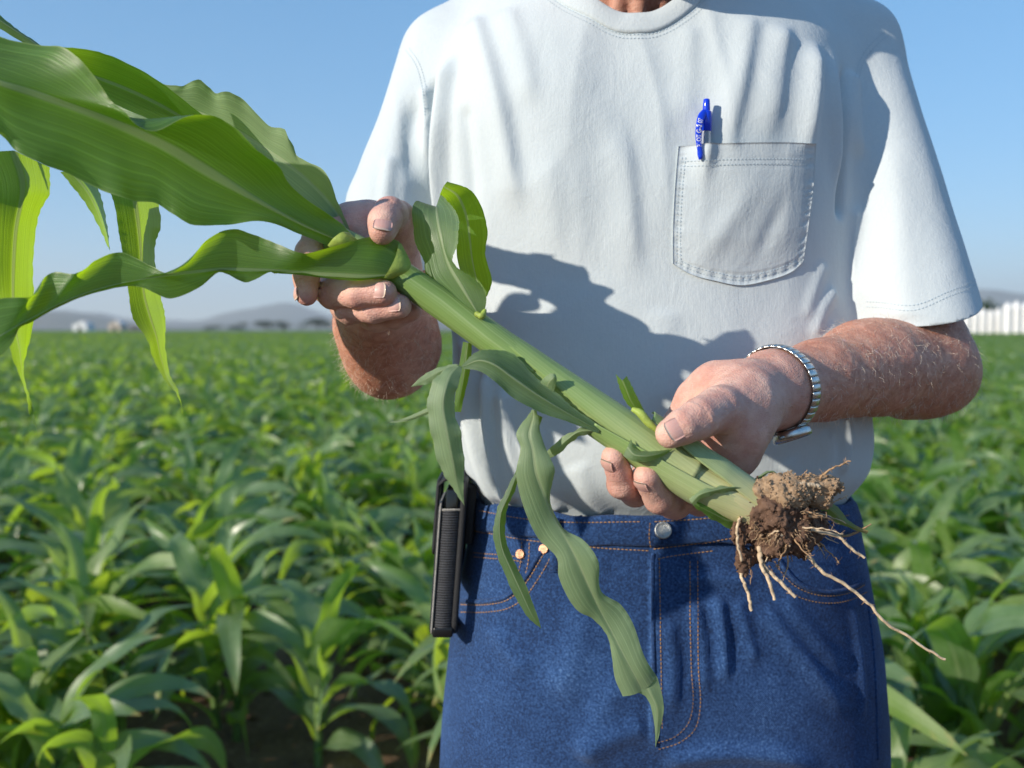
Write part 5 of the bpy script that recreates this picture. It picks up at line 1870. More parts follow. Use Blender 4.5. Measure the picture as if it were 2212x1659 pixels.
# yellow-green collar where that blade leaves its sheath
cl = catmull(PL([(828, 602, .6790), (842, 580, .6775), (854, 556, .6805), (861, 526, .6905)]), 24)
c2 = catmull(PL([(848, 602, .6830), (876, 589, .6825), (888, 575, .6850), (868, 527, .6925)]), 24)
V = np.stack([cl * (1 - k) + c2 * k + np.array((0, -.0010 * math.sin(k * math.pi) - .0006, 0)) for k in np.linspace(0, 1, 9)], 1).reshape(-1, 3)
under(obj('leaf_collar', mesh_np('leaf_collar', V, grid_faces(24, 9)), MAT_COLLAR), corn)
cl = catmull(PL([(708, 530, .6885), (722, 513, .6850), (740, 501, .6865), (757, 503, .6935)]), 24)
c2 = catmull(PL([(720, 540, .6915), (744, 530, .6865), (762, 520, .6885), (774, 520, .6935)]), 24)
V = np.stack([cl * (1 - k) + c2 * k + np.array((0, -.0012 * math.sin(k * math.pi) - .0006, 0)) for k in np.linspace(0, 1, 9)], 1).reshape(-1, 3)
under(obj('leaf_collar', mesh_np('leaf_collar', V, grid_faces(24, 9)), MAT_COLLAR), corn)
sheath('sheath', [(716, 514, .706), (770, 541, .7025), (830, 575, .698)], [.0098, .0100, .0100], [-150, -150, -150], [160, 160, 160], (.3, .5), n=24)
# ---- blades hanging from the far top
blade('leaf', [
    [(-60, 330, 0.6780), (-30, 400, 0.6780), (-20, 500, 0.6730), (-14, 600, 0.6730), (0, 690, 0.6730), (27, 752, 0.6777), (47, 828, 0.6841), (66, 900, 0.6900), (83, 931, 0.6900)],
    [(30, 325, 0.6860), (50, 400, 0.6860), (34, 500, 0.6860), (28, 600, 0.6860), (30, 690, 0.6860), (42, 755, 0.6891), (52, 830, 0.6896), (68, 895, 0.6899), (83, 931, 0.6900)],
    [(108, 362, 0.7220), (106, 415, 0.7220), (84, 450, 0.7170), (78, 560, 0.7170), (70, 650, 0.7170), (60, 755, 0.7119), (56, 812, 0.7037), (72, 890, 0.6911), (83, 931, 0.6900)],
], 60, 13, MAT_BLADE, ruf=2.0, fr=3, seed=15)
blade('leaf', [
    [(130, 372, 0.6880), (164, 412, 0.6880), (198, 460, 0.6880), (224, 512, 0.6880), (237, 541, 0.6880)],
    [(150, 368, 0.7010), (186, 410, 0.7010), (210, 455, 0.7010), (230, 510, 0.7040), (237, 541, 0.7060)],
    [(200, 380, 0.7320), (214, 412, 0.7320), (225, 450, 0.7320), (234, 505, 0.7320), (237, 541, 0.7320)],
], 26, 9, MAT_BLADE, seed=2)
blade('leaf', [
    [(236, 410, 0.6930), (246, 440, 0.6900), (255, 480, 0.6880), (262, 525, 0.6880), (268, 580, 0.6880), (279, 640, 0.6860), (292, 690, 0.6840), (313, 728, 0.6851), (328, 775, 0.6882), (360, 823, 0.6915), (382, 850, 0.6945), (396, 896, 0.6996)],
    [(286, 405, 0.7010), (292, 440, 0.6990), (298, 480, 0.6980), (303, 525, 0.6980), (306, 580, 0.6960), (312, 640, 0.6960), (326, 690, 0.6960), (338, 728, 0.6966), (348, 775, 0.6975), (363, 818, 0.6984), (381, 847, 0.6989), (396, 896, 0.6999)],
    [(338, 415, 0.7370), (342, 450, 0.7340), (346, 490, 0.7320), (340, 525, 0.7300), (339, 580, 0.7300), (342, 640, 0.7280), (354, 680, 0.7260), (361, 710, 0.7229), (361, 755, 0.7159), (366, 813, 0.7096), (383, 842, 0.7064), (396, 896, 0.7004)],
], 60, 13, MAT_BLADE, ruf=1.6, fr=3, seed=25)
# ---- curled blade beside the first hand: up, over and down behind
blade('leaf', [
    [(1033, 682, .682), (975, 650, .690), (924, 607, .698), (912, 560, .700), (895, 510, .704), (890, 455, .706), (899, 434, .712), (914, 440, .722)],
    [(1036, 684, .678), (998, 621, .678), (972, 575, .682), (957, 530, .688), (948, 490, .694), (944, 462, .702), (943, 448, .712), (942, 446, .722)],
    [(1043, 686, .680), (1050, 641, .676), (1015, 594, .668), (975, 560, .674), (990, 522, .676), (992, 492, .680), (983, 455, .690), (952, 418, .706)],
], 60, 19, MAT_BLADE_GREY, ruf=1.2, fr=4, seed=33)
blade('leaf', [
    [(950, 420, .704), (962, 440, .722), (975, 475, .730), (985, 520, .735), (988, 560, .738), (1000, 600, .738), (1030, 640, .735)],
    [(958, 402, .706), (990, 425, .724), (1008, 470, .733), (1015, 520, .737), (1020, 560, .739), (1030, 605, .739), (1045, 642, .735)],
    [(966, 392, .710), (1015, 410, .722), (1044, 454, .728), (1052, 500, .730), (1050, 553, .732), (1062, 612, .732), (1052, 640, .735)],
], 40, 15, MAT_BLADE, ruf=.8, fr=4, seed=12)
under(obj('leaf_collar', mesh_np('leaf_collar', *tube(catmull(PL([(1026, 676, .679), (1040, 682, .6765), (1049, 668, .678)]), 12), [.0008, .0018, .0022, .0018, .0022, .0026, .0026, .0024, .002, .0018, .0014, .0008], 8)), MAT_COLLAR), corn)
# ---- broken blade in the middle: along the stalk, then folded to hang down
blade('leaf', [
    [(1292, 936, .664), (1228, 912, .660), (1161, 888, .656), (1108, 859, .654), (1065, 821, .654), (1036, 802, .656), (1000, 796, .660)],
    [(1296, 931, .664), (1228, 893, .661), (1161, 852, .658), (1112, 818, .656), (1066, 786, .655), (1034, 778, .657), (998, 793, .660)],
    [(1302, 924, .666), (1228, 871, .666), (1161, 815, .668), (1103, 763, .668), (1065, 754, .664), (1027, 762, .662), (997, 790, .661)],
], 50, 17, MAT_BLADE_GREY, ruf=.8, fr=4, seed=41, vein_rev=True, curl=.3)
blade('leaf', [
    [(985, 789, .662), (958, 800, .656), (935, 825, .652), (923, 872, .650), (931, 936, .650), (950, 1008, .652), (972, 1046, .654), (1003, 1092, .656)],
    [(990, 790, .661), (972, 808, .652), (962, 840, .646), (957, 880, .645), (966, 940, .645), (980, 1008, .648), (988, 1046, .652), (1003, 1092, .656)],
    [(998, 792, .662), (996, 810, .656), (986, 842, .652), (981, 884, .651), (995, 932, .650), (1003, 1002, .652), (1001, 1060, .654), (1003, 1092, .656)],
], 50, 13, MAT_BLADE_PALE, ruf=.8, fr=7, seed=43)
blade('leaf', [
    [(994, 790, .664), (960, 812, .664), (930, 828, .664), (887, 836, .666)],
    [(990, 788, .663), (955, 800, .662), (925, 816, .663), (887, 836, .666)],
    [(985, 786, .664), (945, 795, .664), (912, 812, .664), (887, 836, .666)],
], 22, 7, MAT_BLADE_PALE, ruf=.5, fr=5, seed=44)
blade('leaf', [
    [(925, 880, .672), (890, 896, .674), (858, 908, .675), (830, 914, .676)],
    [(927, 886, .671), (892, 901, .673), (860, 910, .675), (830, 914, .676)],
    [(928, 893, .672), (896, 906, .674), (862, 912, .675), (830, 914, .676)],
], 20, 7, MAT_BLADE_PALE, seed=45)
blade('leaf', [
    [(1000, 738, .70), (990, 800, .70), (984, 850, .70), (978, 890, .70)],
    [(1010, 740, .698), (1003, 800, .698), (995, 850, .698), (988, 890, .70)],
    [(1020, 742, .70), (1016, 800, .70), (1004, 850, .70), (996, 890, .70)],
], 20, 7, MAT_BLADE, seed=46)
# ---- long wavy blade hanging over the jeans
blade('leaf', [
    [(1150, 884, .672), (1139, 900, .668), (1115, 936, .664), (1124, 968, .662), (1115, 1024, .662), (1135, 1106, .664), (1164, 1165, .668), (1203, 1206, .668), (1207, 1246, .670), (1244, 1316, .674), (1283, 1338, .680), (1312, 1376, .682), (1322, 1420, .682), (1328, 1464, .684), (1345, 1504, .686)],
    [(1153, 886, .670), (1151, 905, .666), (1143, 938, .662), (1150, 970, .660), (1158, 1020, .660), (1174, 1064, .664), (1194, 1112, .668), (1222, 1162, .668), (1248, 1212, .668), (1272, 1266, .672), (1298, 1322, .678), (1322, 1368, .680), (1345, 1412, .680), (1368, 1454, .682), (1388, 1492, .686)],
    [(1158, 886, .672), (1164, 906, .666), (1168, 936, .664), (1182, 976, .662), (1198, 1012, .660), (1195, 1040, .664), (1184, 1088, .676), (1216, 1140, .672), (1262, 1168, .668), (1291, 1208, .666), (1299, 1278, .674), (1340, 1305, .680), (1366, 1344, .680), (1392, 1418, .680), (1418, 1460, .686)],
], 100, 19, MAT_BLADE_PALE, ruf=.6, fr=6, seed=51, curl=.25)
blade('leaf', [
    [(1360, 1470, .684), (1376, 1496, .686), (1390, 1500, .687), (1405, 1524, .688), (1414, 1570, .690), (1416, 1615, .692)],
    [(1378, 1466, .683), (1396, 1484, .685), (1406, 1502, .685), (1418, 1528, .686), (1420, 1570, .689), (1416, 1615, .692)],
    [(1408, 1446, .685), (1420, 1464, .686), (1428, 1492, .687), (1434, 1524, .687), (1427, 1572, .690), (1416, 1615, .692)],
], 30, 9, MAT_BLADE_PALE, seed=52)
blade('leaf', [
    [(1112, 1022, .690), (1090, 1066, .690), (1070, 1112, .690), (1067, 1172, .690), (1083, 1222, .690), (1108, 1280, .690), (1141, 1334, .692), (1169, 1358, .694)],
    [(1116, 1028, .688), (1098, 1072, .687), (1081, 1114, .686), (1082, 1176, .686), (1104, 1232, .687), (1128, 1284, .689), (1150, 1330, .691), (1169, 1358, .694)],
    [(1122, 1026, .690), (1112, 1060, .690), (1092, 1116, .690), (1098, 1184, .690), (1131, 1252, .690), (1150, 1300, .691), (1163, 1336, .692), (1169, 1358, .694)],
], 50, 11, MAT_BLADE_GREY, ruf=.5, fr=6, seed=53)
# stem of that narrow blade, passing behind the wide one
blade('leaf', [
    [(1160, 895, .694), (1135, 960, .694), (1112, 1024, .690)],
    [(1166, 898, .693), (1142, 962, .693), (1117, 1027, .689)],
    [(1172, 901, .694), (1149, 964, .694), (1122, 1028, .690)],
], 16, 7, MAT_BLADE_GREY, seed=54)
blade('leaf', [
    [(1296, 934, .668), (1262, 940, .670), (1240, 950, .672), (1209, 979, .676), (1188, 990, .680)],
    [(1290, 931, .666), (1250, 932, .667), (1228, 947, .669), (1203, 969, .674), (1184, 984, .680)],
    [(1284, 928, .668), (1257, 924, .672), (1219, 942, .674), (1190, 966, .677), (1180, 976, .680)],
], 24, 9, MAT_BLADE_PALE, ruf=.5, fr=4, seed=55)
blade('leaf', [
    [(1330, 808, .664), (1338, 836, .664), (1350, 866, .666), (1380, 898, .668)],
    [(1344, 822, .661), (1352, 840, .661), (1364, 868, .663), (1385, 895, .667)],
    [(1354, 812, .664), (1366, 836, .663), (1378, 860, .664), (1392, 888, .668)],
], 24, 9, MAT_BLADE, ruf=.4, fr=8, seed=56)
ptube('bud', [(1366, 884, .665), (1382, 892, .662), (1400, 912, .660), (1425, 934, .660)], [.0016, .0030, .0028, .0016], MAT_COLLAR, 10, 16)
blade('leaf', [
    [(1363, 948, .660), (1372, 968, .658), (1392, 975, .657), (1420, 974, .657), (1452, 970, .660)],
    [(1355, 966, .658), (1370, 982, .654), (1394, 985, .653), (1422, 981, .655), (1452, 971, .660)],
    [(1346, 984, .660), (1366, 996, .656), (1394, 997, .655), (1426, 988, .657), (1452, 972, .660)],
], 24, 9, MAT_BLADE_GREY, seed=57)
blade('leaf', [
    [(1166, 828, .668), (1176, 815, .664), (1192, 806, .662), (1200, 808, .662)],
    [(1182, 836, .666), (1188, 824, .661), (1197, 815, .660), (1202, 814, .662)],
    [(1194, 850, .668), (1199, 838, .664), (1202, 824, .662), (1203, 818, .662)],
], 14, 7, MAT_BLADE_PALE, seed=58)
# ---- ragged sheath round the foot of the stalk
blade('leaf', [
    [(1634, 1068, .668), (1590, 1062, .660), (1550, 1066, .656), (1515, 1078, .656), (1498, 1094, .660)],
    [(1632, 1062, .666), (1588, 1052, .657), (1548, 1058, .653), (1512, 1068, .653), (1494, 1086, .658)],
    [(1626, 1056, .668), (1580, 1050, .660), (1545, 1052, .657), (1508, 1062, .657), (1488, 1078, .660)],
], 30, 9, MAT_BLADE_PALE, ruf=.6, fr=5, seed=61)
blade('leaf', [
    [(1600, 1108, .672), (1570, 1104, .668), (1540, 1094, .664), (1515, 1086, .662), (1496, 1082, .664)],
    [(1602, 1126, .672), (1572, 1124, .668), (1542, 1110, .664), (1514, 1096, .662), (1495, 1086, .664)],
    [(1600, 1146, .674), (1570, 1140, .670), (1544, 1124, .668), (1514, 1106, .666), (1496, 1090, .666)],
], 30, 9, MAT_BLADE, ruf=.8, fr=3, seed=62)
blade('leaf', [
    [(1612, 1056, .676), (1640, 1036, .678), (1664, 1022, .678), (1690, 1030, .678), (1715, 1046, .682)],
    [(1615, 1050, .675), (1640, 1030, .676), (1666, 1018, .676), (1692, 1033, .677), (1717, 1050, .682)],
    [(1618, 1046, .676), (1642, 1026, .678), (1668, 1016, .678), (1694, 1037, .678), (1716, 1054, .682)],
], 24, 5, MAT_BLADE_PALE, seed=63)
blade('leaf', [
    [(1728, 1060, .690), (1760, 1090, .690), (1786, 1112, .690), (1812, 1132, .690), (1840, 1142, .690), (1872, 1154, .690)],
    [(1735, 1055, .688), (1768, 1079, .688), (1796, 1102, .687), (1822, 1126, .688), (1846, 1140, .689), (1874, 1151, .690)],
    [(1742, 1050, .690), (1776, 1068, .690), (1808, 1094, .690), (1830, 1120, .690), (1850, 1136, .690), (1876, 1147, .690)],
], 30, 9, mat_leaf('drying corn blade', (.12, .17, .07), (.2, .24, .1), (.3, .4, .05), dry=.7, veins=30, mid=(.4, .42, .2)), ruf=.6, fr=4, seed=64)
ptube('leaf_shred', [(1776, 1144, .694), (1824, 1158, .694), (1850, 1150, .692), (1882, 1132, .690)], [.0006, .0010, .0009, .0004], MAT_ROOT_BROWN, 6, 24)

# ---- roots and soil
def soil_lump(name, cones, h, amp, mat, seed, k=.006):
    pts = np.array([c[0] for c in cones] + [c[1] for c in cones])
    rm = max(max(c[2], c[3]) for c in cones) + .012
    F = Field(pts.min(0) - rm, pts.max(0) + rm, h)
    for a, b, ra, rb in cones:
        F.cone(a, b, ra, rb, k)
    sl, p = F.sub(F.lo, F.lo + F.h * F.n)
    nz = fbm(p * 80, 2, seed) * .5 + fbm(p * 230, 2, seed + 5) * .42 + vnoise(p * 640, seed + 9) * .34
    F.f = F.f + (amp * nz[:F.n[0], :F.n[1], :F.n[2]]).astype(np.float32)
    v, f = F.mesh()
    rng = np.random.default_rng(seed)
    n = vnormals(v, f)
    parts = [(v, f)]
    cube = np.array([(x, y, z) for x in (-1, 1) for y in (-1, 1) for z in (-1, 1)], float)
    cf_ = np.array([(0, 1, 3, 2), (4, 6, 7, 5), (0, 4, 5, 1), (2, 3, 7, 6), (0, 2, 6, 4), (1, 5, 7, 3)])
    for i in rng.integers(0, len(v), 420):
        s_ = rng.uniform(.0003, .0009)
        parts.append((cube * rng.uniform(.5, 1.1, (8, 3)) * s_ + v[i] + n[i] * s_ * .5, cf_))
    return under(obj(name, mesh_np(name, *merge(parts)), mat), corn)
MAT_DIRT = mat_soil('moist root soil', (.15, .088, .06), (.21, .128, .09), (.27, .17, .12), 9)
MAT_DUST = mat_soil('dry root soil', (.42, .28, .17), (.50, .345, .22), (.56, .41, .28), 9)
Q = P
soil_lump('soil_clump', [(Q(1668, 1090, .672), Q(1700, 1135, .676), .017, .019), (Q(1650, 1125, .674), Q(1660, 1165, .676), .014, .012), (Q(1720, 1110, .684), Q(1757, 1130, .688), .014, .008),
    (Q(1700, 1150, .676), Q(1740, 1160, .68), .011, .006), (Q(1615, 1110, .670), Q(1600, 1160, .672), .006, .005), (Q(1600, 1160, .672), Q(1604, 1240, .674), .005, .0028), (Q(1650, 1170, .676), Q(1640, 1205, .676), .008, .003),
    (Q(1690, 1165, .678), Q(1690, 1200, .678), .005, .002), (Q(1740, 1155, .684), Q(1768, 1170, .688), .007, .003), (Q(1722, 1165, .68), Q(1728, 1190, .68), .004, .0015)], .0011, .0052, MAT_DIRT, 3)
soil_lump('soil_clump', [(Q(1645, 1062, .668), Q(1700, 1056, .668), .008, .011), (Q(1690, 1060, .668), Q(1782, 1082, .672), .009, .0042), (Q(1735, 1046, .67), Q(1815, 1052, .672), .0048, .0042), (Q(1800, 1044, .672), Q(1786, 1036, .672), .004, .002), (Q(1690, 1075, .662), Q(1720, 1090, .666), .008, .005)], .0010, .0036, MAT_DUST, 17, .004)

def root(pts, r0, r1, mat=None, hairs=0, seed=0, n=46):
    rng = np.random.default_rng(seed)
    c = catmull(PL(pts), n)
    c = c + np.stack([vnoise(np.stack([np.arange(n) * .35, np.full(n, seed), np.full(n, q)], -1), seed) for q in (0., 1., 2.)], -1) * .0006
    r = np.linspace(r0, r1, n) * (1 + .12 * vnoise(np.stack([np.arange(n) * .6, np.zeros(n), np.zeros(n)], -1), seed + 1))
    o = under(obj('root', mesh_np('root', *tube(c, r * .82, 9)), mat or MAT_ROOT), corn)
    if hairs:
        parts = []
        for _ in range(hairs):
            i = rng.integers(6, n - 2)
            d_ = rng.normal(0, 1, 3)
            d_ /= np.linalg.norm(d_)
            L = rng.uniform(.0015, .005)
            q = np.array([c[i], c[i] + d_ * L * .5 + rng.normal(0, .0004, 3), c[i] + d_ * L])
            parts.append(tube(q, [.00022, .00018, .0001], 4))
        obj('root_hair', mesh_np('root_hair', *merge(parts)), MAT_ROOT_BROWN, o)['kind'] = 'stuff'
    return o
D0 = .676
def dd(pts, a=.676, b=.676):
    return [(x, y, a + (b - a) * i / (len(pts) - 1)) for i, (x, y) in enumerate(pts)]
root(dd([(1700, 1155), (1725, 1178), (1757, 1214), (1779, 1238), (1811, 1255), (1850, 1281), (1882, 1310), (1910, 1342), (1952, 1370), (1997, 1399), (2042, 1425)], .676, .66), .0016, .0011, None, 22, 1, 80)
root(dd([(1690, 1132), (1715, 1139), (1776, 1150), (1808, 1159), (1824, 1172), (1837, 1185), (1866, 1204)], .664, .664), .0019, .0010, None, 10, 2)
root(dd([(1640, 1180), (1642, 1201), (1645, 1223), (1658, 1249), (1674, 1295)], .668, .664), .0020, .0013, None, 5, 3)
root(dd([(1640, 1195), (1645, 1217), (1670, 1242), (1696, 1268), (1717, 1290)], .670, .664), .0018, .0013, None, 8, 4)
root(dd([(1600, 1235), (1603, 1249), (1616, 1281), (1624, 1318)], .672, .668), .0013, .0014, None, 0, 5)
root(dd([(1600, 1118), (1594, 1132), (1593, 1169), (1602, 1212)], .662, .664), .0014, .0010, None, 0, 6)
root(dd([(1760, 1160), (1768, 1168), (1786, 1188), (1800, 1200), (1813, 1217)], .68, .68), .0007, .0004, MAT_ROOT_BROWN, 16, 7)
root(dd([(1770, 1044), (1776, 1028), (1798, 1012), (1837, 995)], .668, .662), .0011, .0005, MAT_ROOT_BROWN, 26, 8)
root(dd([(1726, 1044), (1729, 1034), (1743, 1015)], .668, .662), .0006, .0003, MAT_ROOT_BROWN, 8, 9)
root(dd([(1780, 1090), (1800, 1084), (1830, 1070)], .68, .676), .0008, .0004, MAT_ROOT, 4, 10)
root(dd([(1722, 1046), (1745, 1046), (1772, 1052)], .662, .664), .0021, .0017, None, 0, 11)
root(dd([(1684, 1150), (1694, 1165), (1706, 1180)], .660, .660), .0026, .0016, None, 0, 12)
root(dd([(1612, 1196), (1618, 1215), (1622, 1235), (1622, 1262)], .672, .672), .0005, .0003, MAT_ROOT_BROWN, 10, 13)
root(dd([(1690, 1185), (1684, 1205), (1680, 1230)], .674, .674), .0006, .0003, MAT_ROOT_BROWN, 14, 14)
root(dd([(1745, 1150), (1750, 1180), (1745, 1190)], .674, .674), .0005, .0003, MAT_ROOT_BROWN, 10, 15)
root(dd([(1700, 1180), (1706, 1196), (1712, 1212)], .674, .674), .0006, .0003, MAT_ROOT_BROWN, 8, 16)
rr = np.random.default_rng(78)
for k in range(26):
    a = rr.uniform(-.35, 2.0) if k % 4 else rr.uniform(-.9, .1)
    x0, y0 = 1690 + 58 * math.cos(a) * rr.uniform(.5, 1), 1118 + 46 * math.sin(a) * rr.uniform(.5, 1)
    L = rr.uniform(28, 92)
    a2 = a + rr.normal(0, .35)
    x1, y1 = x0 + L * math.cos(a2), y0 + L * abs(math.sin(a2)) + .15 * L
    z0 = rr.uniform(.655, .69)
    root(dd([(x0, y0), (x0 * .5 + x1 * .5 + rr.normal(0, 7), y0 * .5 + y1 * .5 - rr.uniform(0, 9)), (x1, y1)], z0, z0 + rr.normal(0, .01)), rr.uniform(.0005, .0013), .0003, MAT_ROOT if k % 2 else MAT_ROOT_BROWN, 6, 60 + k, 26)
rr = np.random.default_rng(77)
for k in range(14):
    x0, y0 = rr.uniform(1620, 1760), rr.uniform(1110, 1175)
    a = rr.uniform(-.3, 1.9)
    L = rr.uniform(16, 46)
    root(dd([(x0, y0), (x0 + L * .5 * math.cos(a) + rr.normal(0, 4), y0 + L * .5 * math.sin(a) + rr.normal(0, 4)), (x0 + L * math.cos(a), y0 + L * math.sin(a) + 4)], .660, .664), rr.uniform(.0004, .0009), .00025, MAT_ROOT_BROWN if k % 3 else MAT_ROOT, 3, 30 + k, 20)

# ---- mat of fine roots round the soil
parts = []
rr = np.random.default_rng(91)
for k in range(150):
    a = rr.uniform(-1.0, 3.3)
    ex = rr.uniform(.55, 1.0)
    x0, y0 = 1688 + 72 * math.cos(a) * ex, 1120 + 52 * math.sin(a) * ex
    L = rr.uniform(6, 34) * rr.uniform(.4, 1) * (1.3 if y0 > 1130 else .8)
    a2 = a + rr.normal(0, .5)
    z0 = rr.uniform(.652, .686)
    q = [(x0, y0, z0)]
    for j in range(1, 5):
        q.append((x0 + L * j / 4 * math.cos(a2) + rr.normal(0, L * .07), y0 + L * j / 4 * (math.sin(a2) + .35) + rr.normal(0, L * .07), z0 + rr.normal(0, .0015)))
    r0 = rr.uniform(.00016, .00042)
    parts.append(tube(catmull(PL(q), 9), np.linspace(r0, r0 * .4, 9), 4, False))
o = under(obj('fine_roots', mesh_np('fine_roots', *merge(parts)), mat_plain('fine root', (.44, .30, .18), .8, .2, .4, 200)), corn)
o['kind'] = 'stuff'
# ------------------------------------------------------------------ wristwatch
MAT_STEEL = mat_plain('brushed steel', (.62, .62, .60), .24, .5, .12, 400, 1.0, .25, 1500)
MAT_STEEL_DK = mat_plain('dark steel', (.12, .12, .12), .4, .5, .1, 400, 1.0)
def build_watch():
    a = P(1668, 842, .754) - P(1800, 820, .829)
    a /= np.linalg.norm(a)
    up = np.array((0, 0, 1.0))
    e1 = up - a * (up @ a)
    e1 /= np.linalg.norm(e1)
    e2 = np.cross(a, e1)
    if e2[1] > 0:
        e2 = -e2
    c = P(1676, 841, .759)
    w = thing('wristwatch', 'steel expansion-band wristwatch on the wrist beside the root ball', 'watch', tuple(c))
    # measure the wrist so that the band lies on the skin
    N = 38
    def radius(t):
        d = e1 * math.cos(t) + e2 * math.sin(t)
        best = 0
        for off in (-.004, 0, .004):
            h = BODY_BVH.ray_cast(Vector(c + a * off + d * .06), Vector(-d), .06)
            if h[0] is not None:
                best = max(best, .06 - h[3])
        return best if best > 0 else .027
    ts = np.linspace(0, 2 * np.pi, N, endpoint=False)
    r = np.array([radius(t) for t in ts])
    r = np.clip(r, np.median(r) * .9, np.median(r) * 1.12)
    k = np.array([1, 2, 3, 2, 1.]) / 9
    r = np.convolve(np.pad(r, 2, mode='wrap'), k, 'valid') + .0012
    pos = c + (e1 * np.cos(ts)[:, None] + e2 * np.sin(ts)[:, None]) * r[:, None]
    # one domed link, shared by all
    prof = [(-.0058, 0), (-.0058, .0009), (-.0050, .0016), (-.002, .0021), (.002, .0021), (.0050, .0016), (.0058, .0009), (.0058, 0)]
    L = np.linalg.norm(pos - np.roll(pos, 1, 0), axis=1).mean()
    V = []
    for x in (-L * .47, -L * .36, L * .36, L * .47):
        sh = 0 if abs(x) < L * .4 else -.0005
        V += [(x, p, q + (sh if q > 0 else 0)) for p, q in prof]
    V = np.array(V)
    f = grid_faces(4, 8, True)
    caps = np.array([(0, 1, 2, 7), (2, 3, 6, 7), (3, 4, 5, 6)])
    f = np.vstack([f, caps[:, ::-1], caps + 24])
    lm = mesh_np('link', V, f, smooth=False)
    lm.materials.append(MAT_STEEL)
    for i in range(N):
        t = pos[(i + 1) % N] - pos[i - 1]
        t /= np.linalg.norm(t)
        n = np.cross(t, a)
        if n @ (pos[i] - c) < 0:
            n = -n
        b = np.cross(n, t)
        o = obj('link', lm, None)
        o.parent = w
        m = Matrix(((t[0], b[0], n[0], 0), (t[1], b[1], n[1], 0), (t[2], b[2], n[2], 0), (0, 0, 0, 1)))
        m.translation = Vector(pos[i] - c)
        o.matrix_local = m
    inner = np.vstack([pos, pos[:1]]) - 0
    v, ff = tube(np.vstack([pos, pos[:2]]), .0008, 6, False)
    under(obj('spring_strip', mesh_np('strip', v, ff), MAT_STEEL_DK), w)
    # case on the inside of the wrist
    d = -e1 * .93 + e2 * .36
    d /= np.linalg.norm(d)
    cc = c + d * (np.median(r) + .0015)
    prof = [(.001, -.001), (.0135, -.001), (.0150, .001), (.0150, .0045), (.0140, .0062), (.0125, .0066), (.0123, .0058), (.0001, .0058)]
    an = np.linspace(0, 2 * np.pi, 40, endpoint=False)
    s1 = a
    s2 = np.cross(d, a)
    V = np.stack([cc + (s1 * np.cos(an)[:, None] + s2 * np.sin(an)[:, None]) * R + d * H for R, H in prof]).reshape(-1, 3)
    case = under(obj('case', mesh_np('case', V, grid_faces(len(prof), 40, True)), MAT_STEEL), w)
    V = np.stack([cc + (s1 * np.cos(an)[:, None] + s2 * np.sin(an)[:, None]) * R + d * H for R, H in ((.0122, .0059), (.0001, .0060))]).reshape(-1, 3)
    obj('dial', mesh_np('dial', V, grid_faces(2, 40, True)), mat_plain('white dial', (.8, .8, .76), .3), case)
    v, ff = tube(np.array([cc + a * .0145 + d * .003, cc + a * .0185 + d * .003]), .0018, 10)
    obj('crown', mesh_np('crown', v, ff), MAT_STEEL, case)
build_watch()

